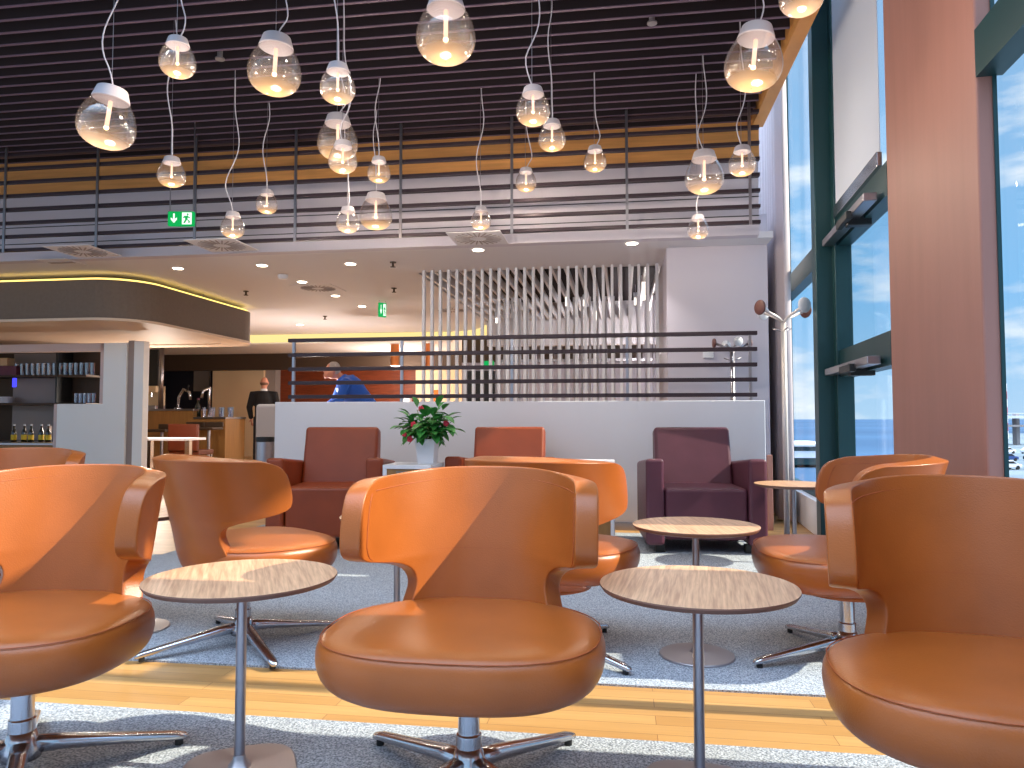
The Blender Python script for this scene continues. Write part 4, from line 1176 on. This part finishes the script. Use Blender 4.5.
CARW = {'w': WHITE, 'r': mat('red_car_paint', (190, 30, 40), .3), 'b': mat('blue_car_paint', (40, 70, 130), .3), 'k': mat('dark_car_paint', (40, 44, 52), .3)}
k = 0
for row, (Yc, ys) in enumerate(((118, 0), (142, 0), (172, 0))):
    for j in range(3):
        px = 1004+j*(36 if row == 0 else 30 if row == 1 else 25); X = (px-512)/740*Yc
        cc = 'wrbkw'[(j+row*2) % 5]; nmc = {'w': 'white', 'r': 'red', 'b': 'blue', 'k': 'dark'}[cc]
        o = place(cp, uc, (X, Yc, ZG), R(8+row*3), '%s parked car outside, %s of the %s row' % (nmc, ('nearest the column', 'middle one', 'far right one')[j], ('front', 'middle', 'back')[row]), 'cars parked outside')
        for ch in o.children:
            if ch.name.split('.')[0] == 'body':
                ch.data = ch.data.copy(); ch.data.materials[0] = CARW[cc]
# striped mast, viaduct
t = thing('mast', 'tall thin red and white mast standing outside beyond the car park', 'mast', ((1005-512)/740*300, 300, ZG))
for k in range(7): MB().cyl((0, 0, 0), .8, k*3.2, (k+1)*3.2, 10).obj('mast_section', CARW['r'] if k % 2 else WHITE, t)
t = thing('footbridge', 'long low white bridge crossing outside beyond the car park', 'bridge', ((1020-512)/740*230, 230, ZG))
MB().bx(-18, 90, -3, 3, 8.2, 9.0).obj('deck', WHITE, t); MB().bx(-18, 90, -3, -2.8, 9.6, 9.9).obj('handrail', WHITE, t); MB().bx(-18, 90, -3, 3, 5.6, 6.2).obj('lower_beam', GREYF, t)
for k in range(7): MB().bx(-18+k*16, -17+k*16, -1, 1, 0, 9.8).obj('pillar', GREYF, t)
t = thing('terminal_building', 'low grey-green building outside seen through the far narrow window', 'building', ((806-512)/740*130, 130, ZG))
MB().bx(-14, 8, 0, 20, 0, 3.2).obj('hall', GREENM, t); MB().bx(-14.3, 8.3, -.3, 20.3, 3.2, 3.6).obj('roof', WHITE, t); MB().bx(-13, 7, -.1, 0, 1.2, 2.4).obj('window_band', WHITE, t)

# ------------------------------------------------------------------ world & lights
w = bpy.data.worlds.new('world'); scene.world = w; w.use_nodes = True; nt = w.node_tree; nt.nodes.clear()
wo = nt.nodes.new('ShaderNodeOutputWorld'); bg = nt.nodes.new('ShaderNodeBackground')
tc = nt.nodes.new('ShaderNodeTexCoord'); sep = nt.nodes.new('ShaderNodeSeparateXYZ'); nt.links.new(tc.outputs['Generated'], sep.inputs[0])
gr = nt.nodes.new('ShaderNodeValToRGB'); nt.links.new(sep.outputs['Z'], gr.inputs[0])
e = gr.color_ramp.elements; e[0].position = 0; e[0].color = lin((178, 212, 240))+(1,); e[1].position = .6; e[1].color = lin((150, 180, 214))+(1,)
x_ = gr.color_ramp.elements.new(.15); x_.color = lin((132, 190, 236))+(1,)
mp = nt.nodes.new('ShaderNodeMapping'); mp.inputs['Scale'].default_value = (1, 1, 3.2); nt.links.new(tc.outputs['Generated'], mp.inputs[0])
no = nt.nodes.new('ShaderNodeTexNoise'); no.inputs['Scale'].default_value = 4.5; no.inputs['Detail'].default_value = 7; no.inputs['Roughness'].default_value = .55; nt.links.new(mp.outputs[0], no.inputs[0])
cr = nt.nodes.new('ShaderNodeValToRGB'); cr.color_ramp.elements[0].position = .50; cr.color_ramp.elements[1].position = .66; nt.links.new(no.outputs['Fac'], cr.inputs[0])
mx = nt.nodes.new('ShaderNodeMixRGB'); nt.links.new(cr.outputs[0], mx.inputs[0]); nt.links.new(gr.outputs[0], mx.inputs[1]); mx.inputs[2].default_value = lin((244, 248, 252))+(1,)
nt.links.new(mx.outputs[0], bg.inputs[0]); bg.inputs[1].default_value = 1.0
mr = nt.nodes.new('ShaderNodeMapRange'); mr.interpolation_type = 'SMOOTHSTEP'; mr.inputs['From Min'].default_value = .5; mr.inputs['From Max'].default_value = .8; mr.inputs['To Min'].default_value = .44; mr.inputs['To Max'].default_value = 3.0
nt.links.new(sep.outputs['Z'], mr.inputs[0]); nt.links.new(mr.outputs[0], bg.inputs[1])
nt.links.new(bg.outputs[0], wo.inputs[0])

sd = bpy.data.lights.new('sun', 'SUN'); sd.energy = 3.2; sd.angle = R(.6); sd.color = (1, .92, .74)
so = bpy.data.objects.new('sun', sd); COL.objects.link(so)
sv = Vector((1, -.14, .80)).normalized()
so.rotation_euler = sv.to_track_quat('Z', 'Y').to_euler()

# added fill points without fixtures, brightening the bar and rear room
def fill_point(frame, loc, e_, col=(1, .88, .76), size=.1, typ='POINT'):
    d_ = bpy.data.lights.new('fill_light', typ); d_.energy = e_; d_.color = col
    if typ == 'POINT': d_.shadow_soft_size = size
    else: d_.size = size; 
    o_ = bpy.data.objects.new('fill_light', d_); COL.objects.link(o_); o_.matrix_world = frame @ Matrix.Translation(loc); return o_
fill_point(FR, (-6.5, 5.5, 1.3), 30); fill_point(FR, (-5.9, 8.2, 1.2), 22); fill_point(FR, (-8.5, 4.2, 1.3), 28)
fill_point(FR, (-3.2, 9.0, 1.8), 14); fill_point(FR, (-6.6, 10.6, 1.9), 55); fill_point(FR, (-.8, 4.6, 2.0), 26, (1, .95, .95))

vs = scene.view_settings; vs.view_transform = 'Standard'; vs.look = 'None'; vs.gamma = 1; vs.exposure = 1.45; vs.use_curve_mapping = False
scene.display_settings.display_device = 'sRGB'
scene.cycles.use_denoising = True
scene.cycles.max_bounces = 8; scene.cycles.transparent_max_bounces = 16; scene.cycles.diffuse_bounces = 4
scene.cycles.caustics_reflective = False; scene.cycles.caustics_refractive = False
scene.cycles.sample_clamp_indirect = 6
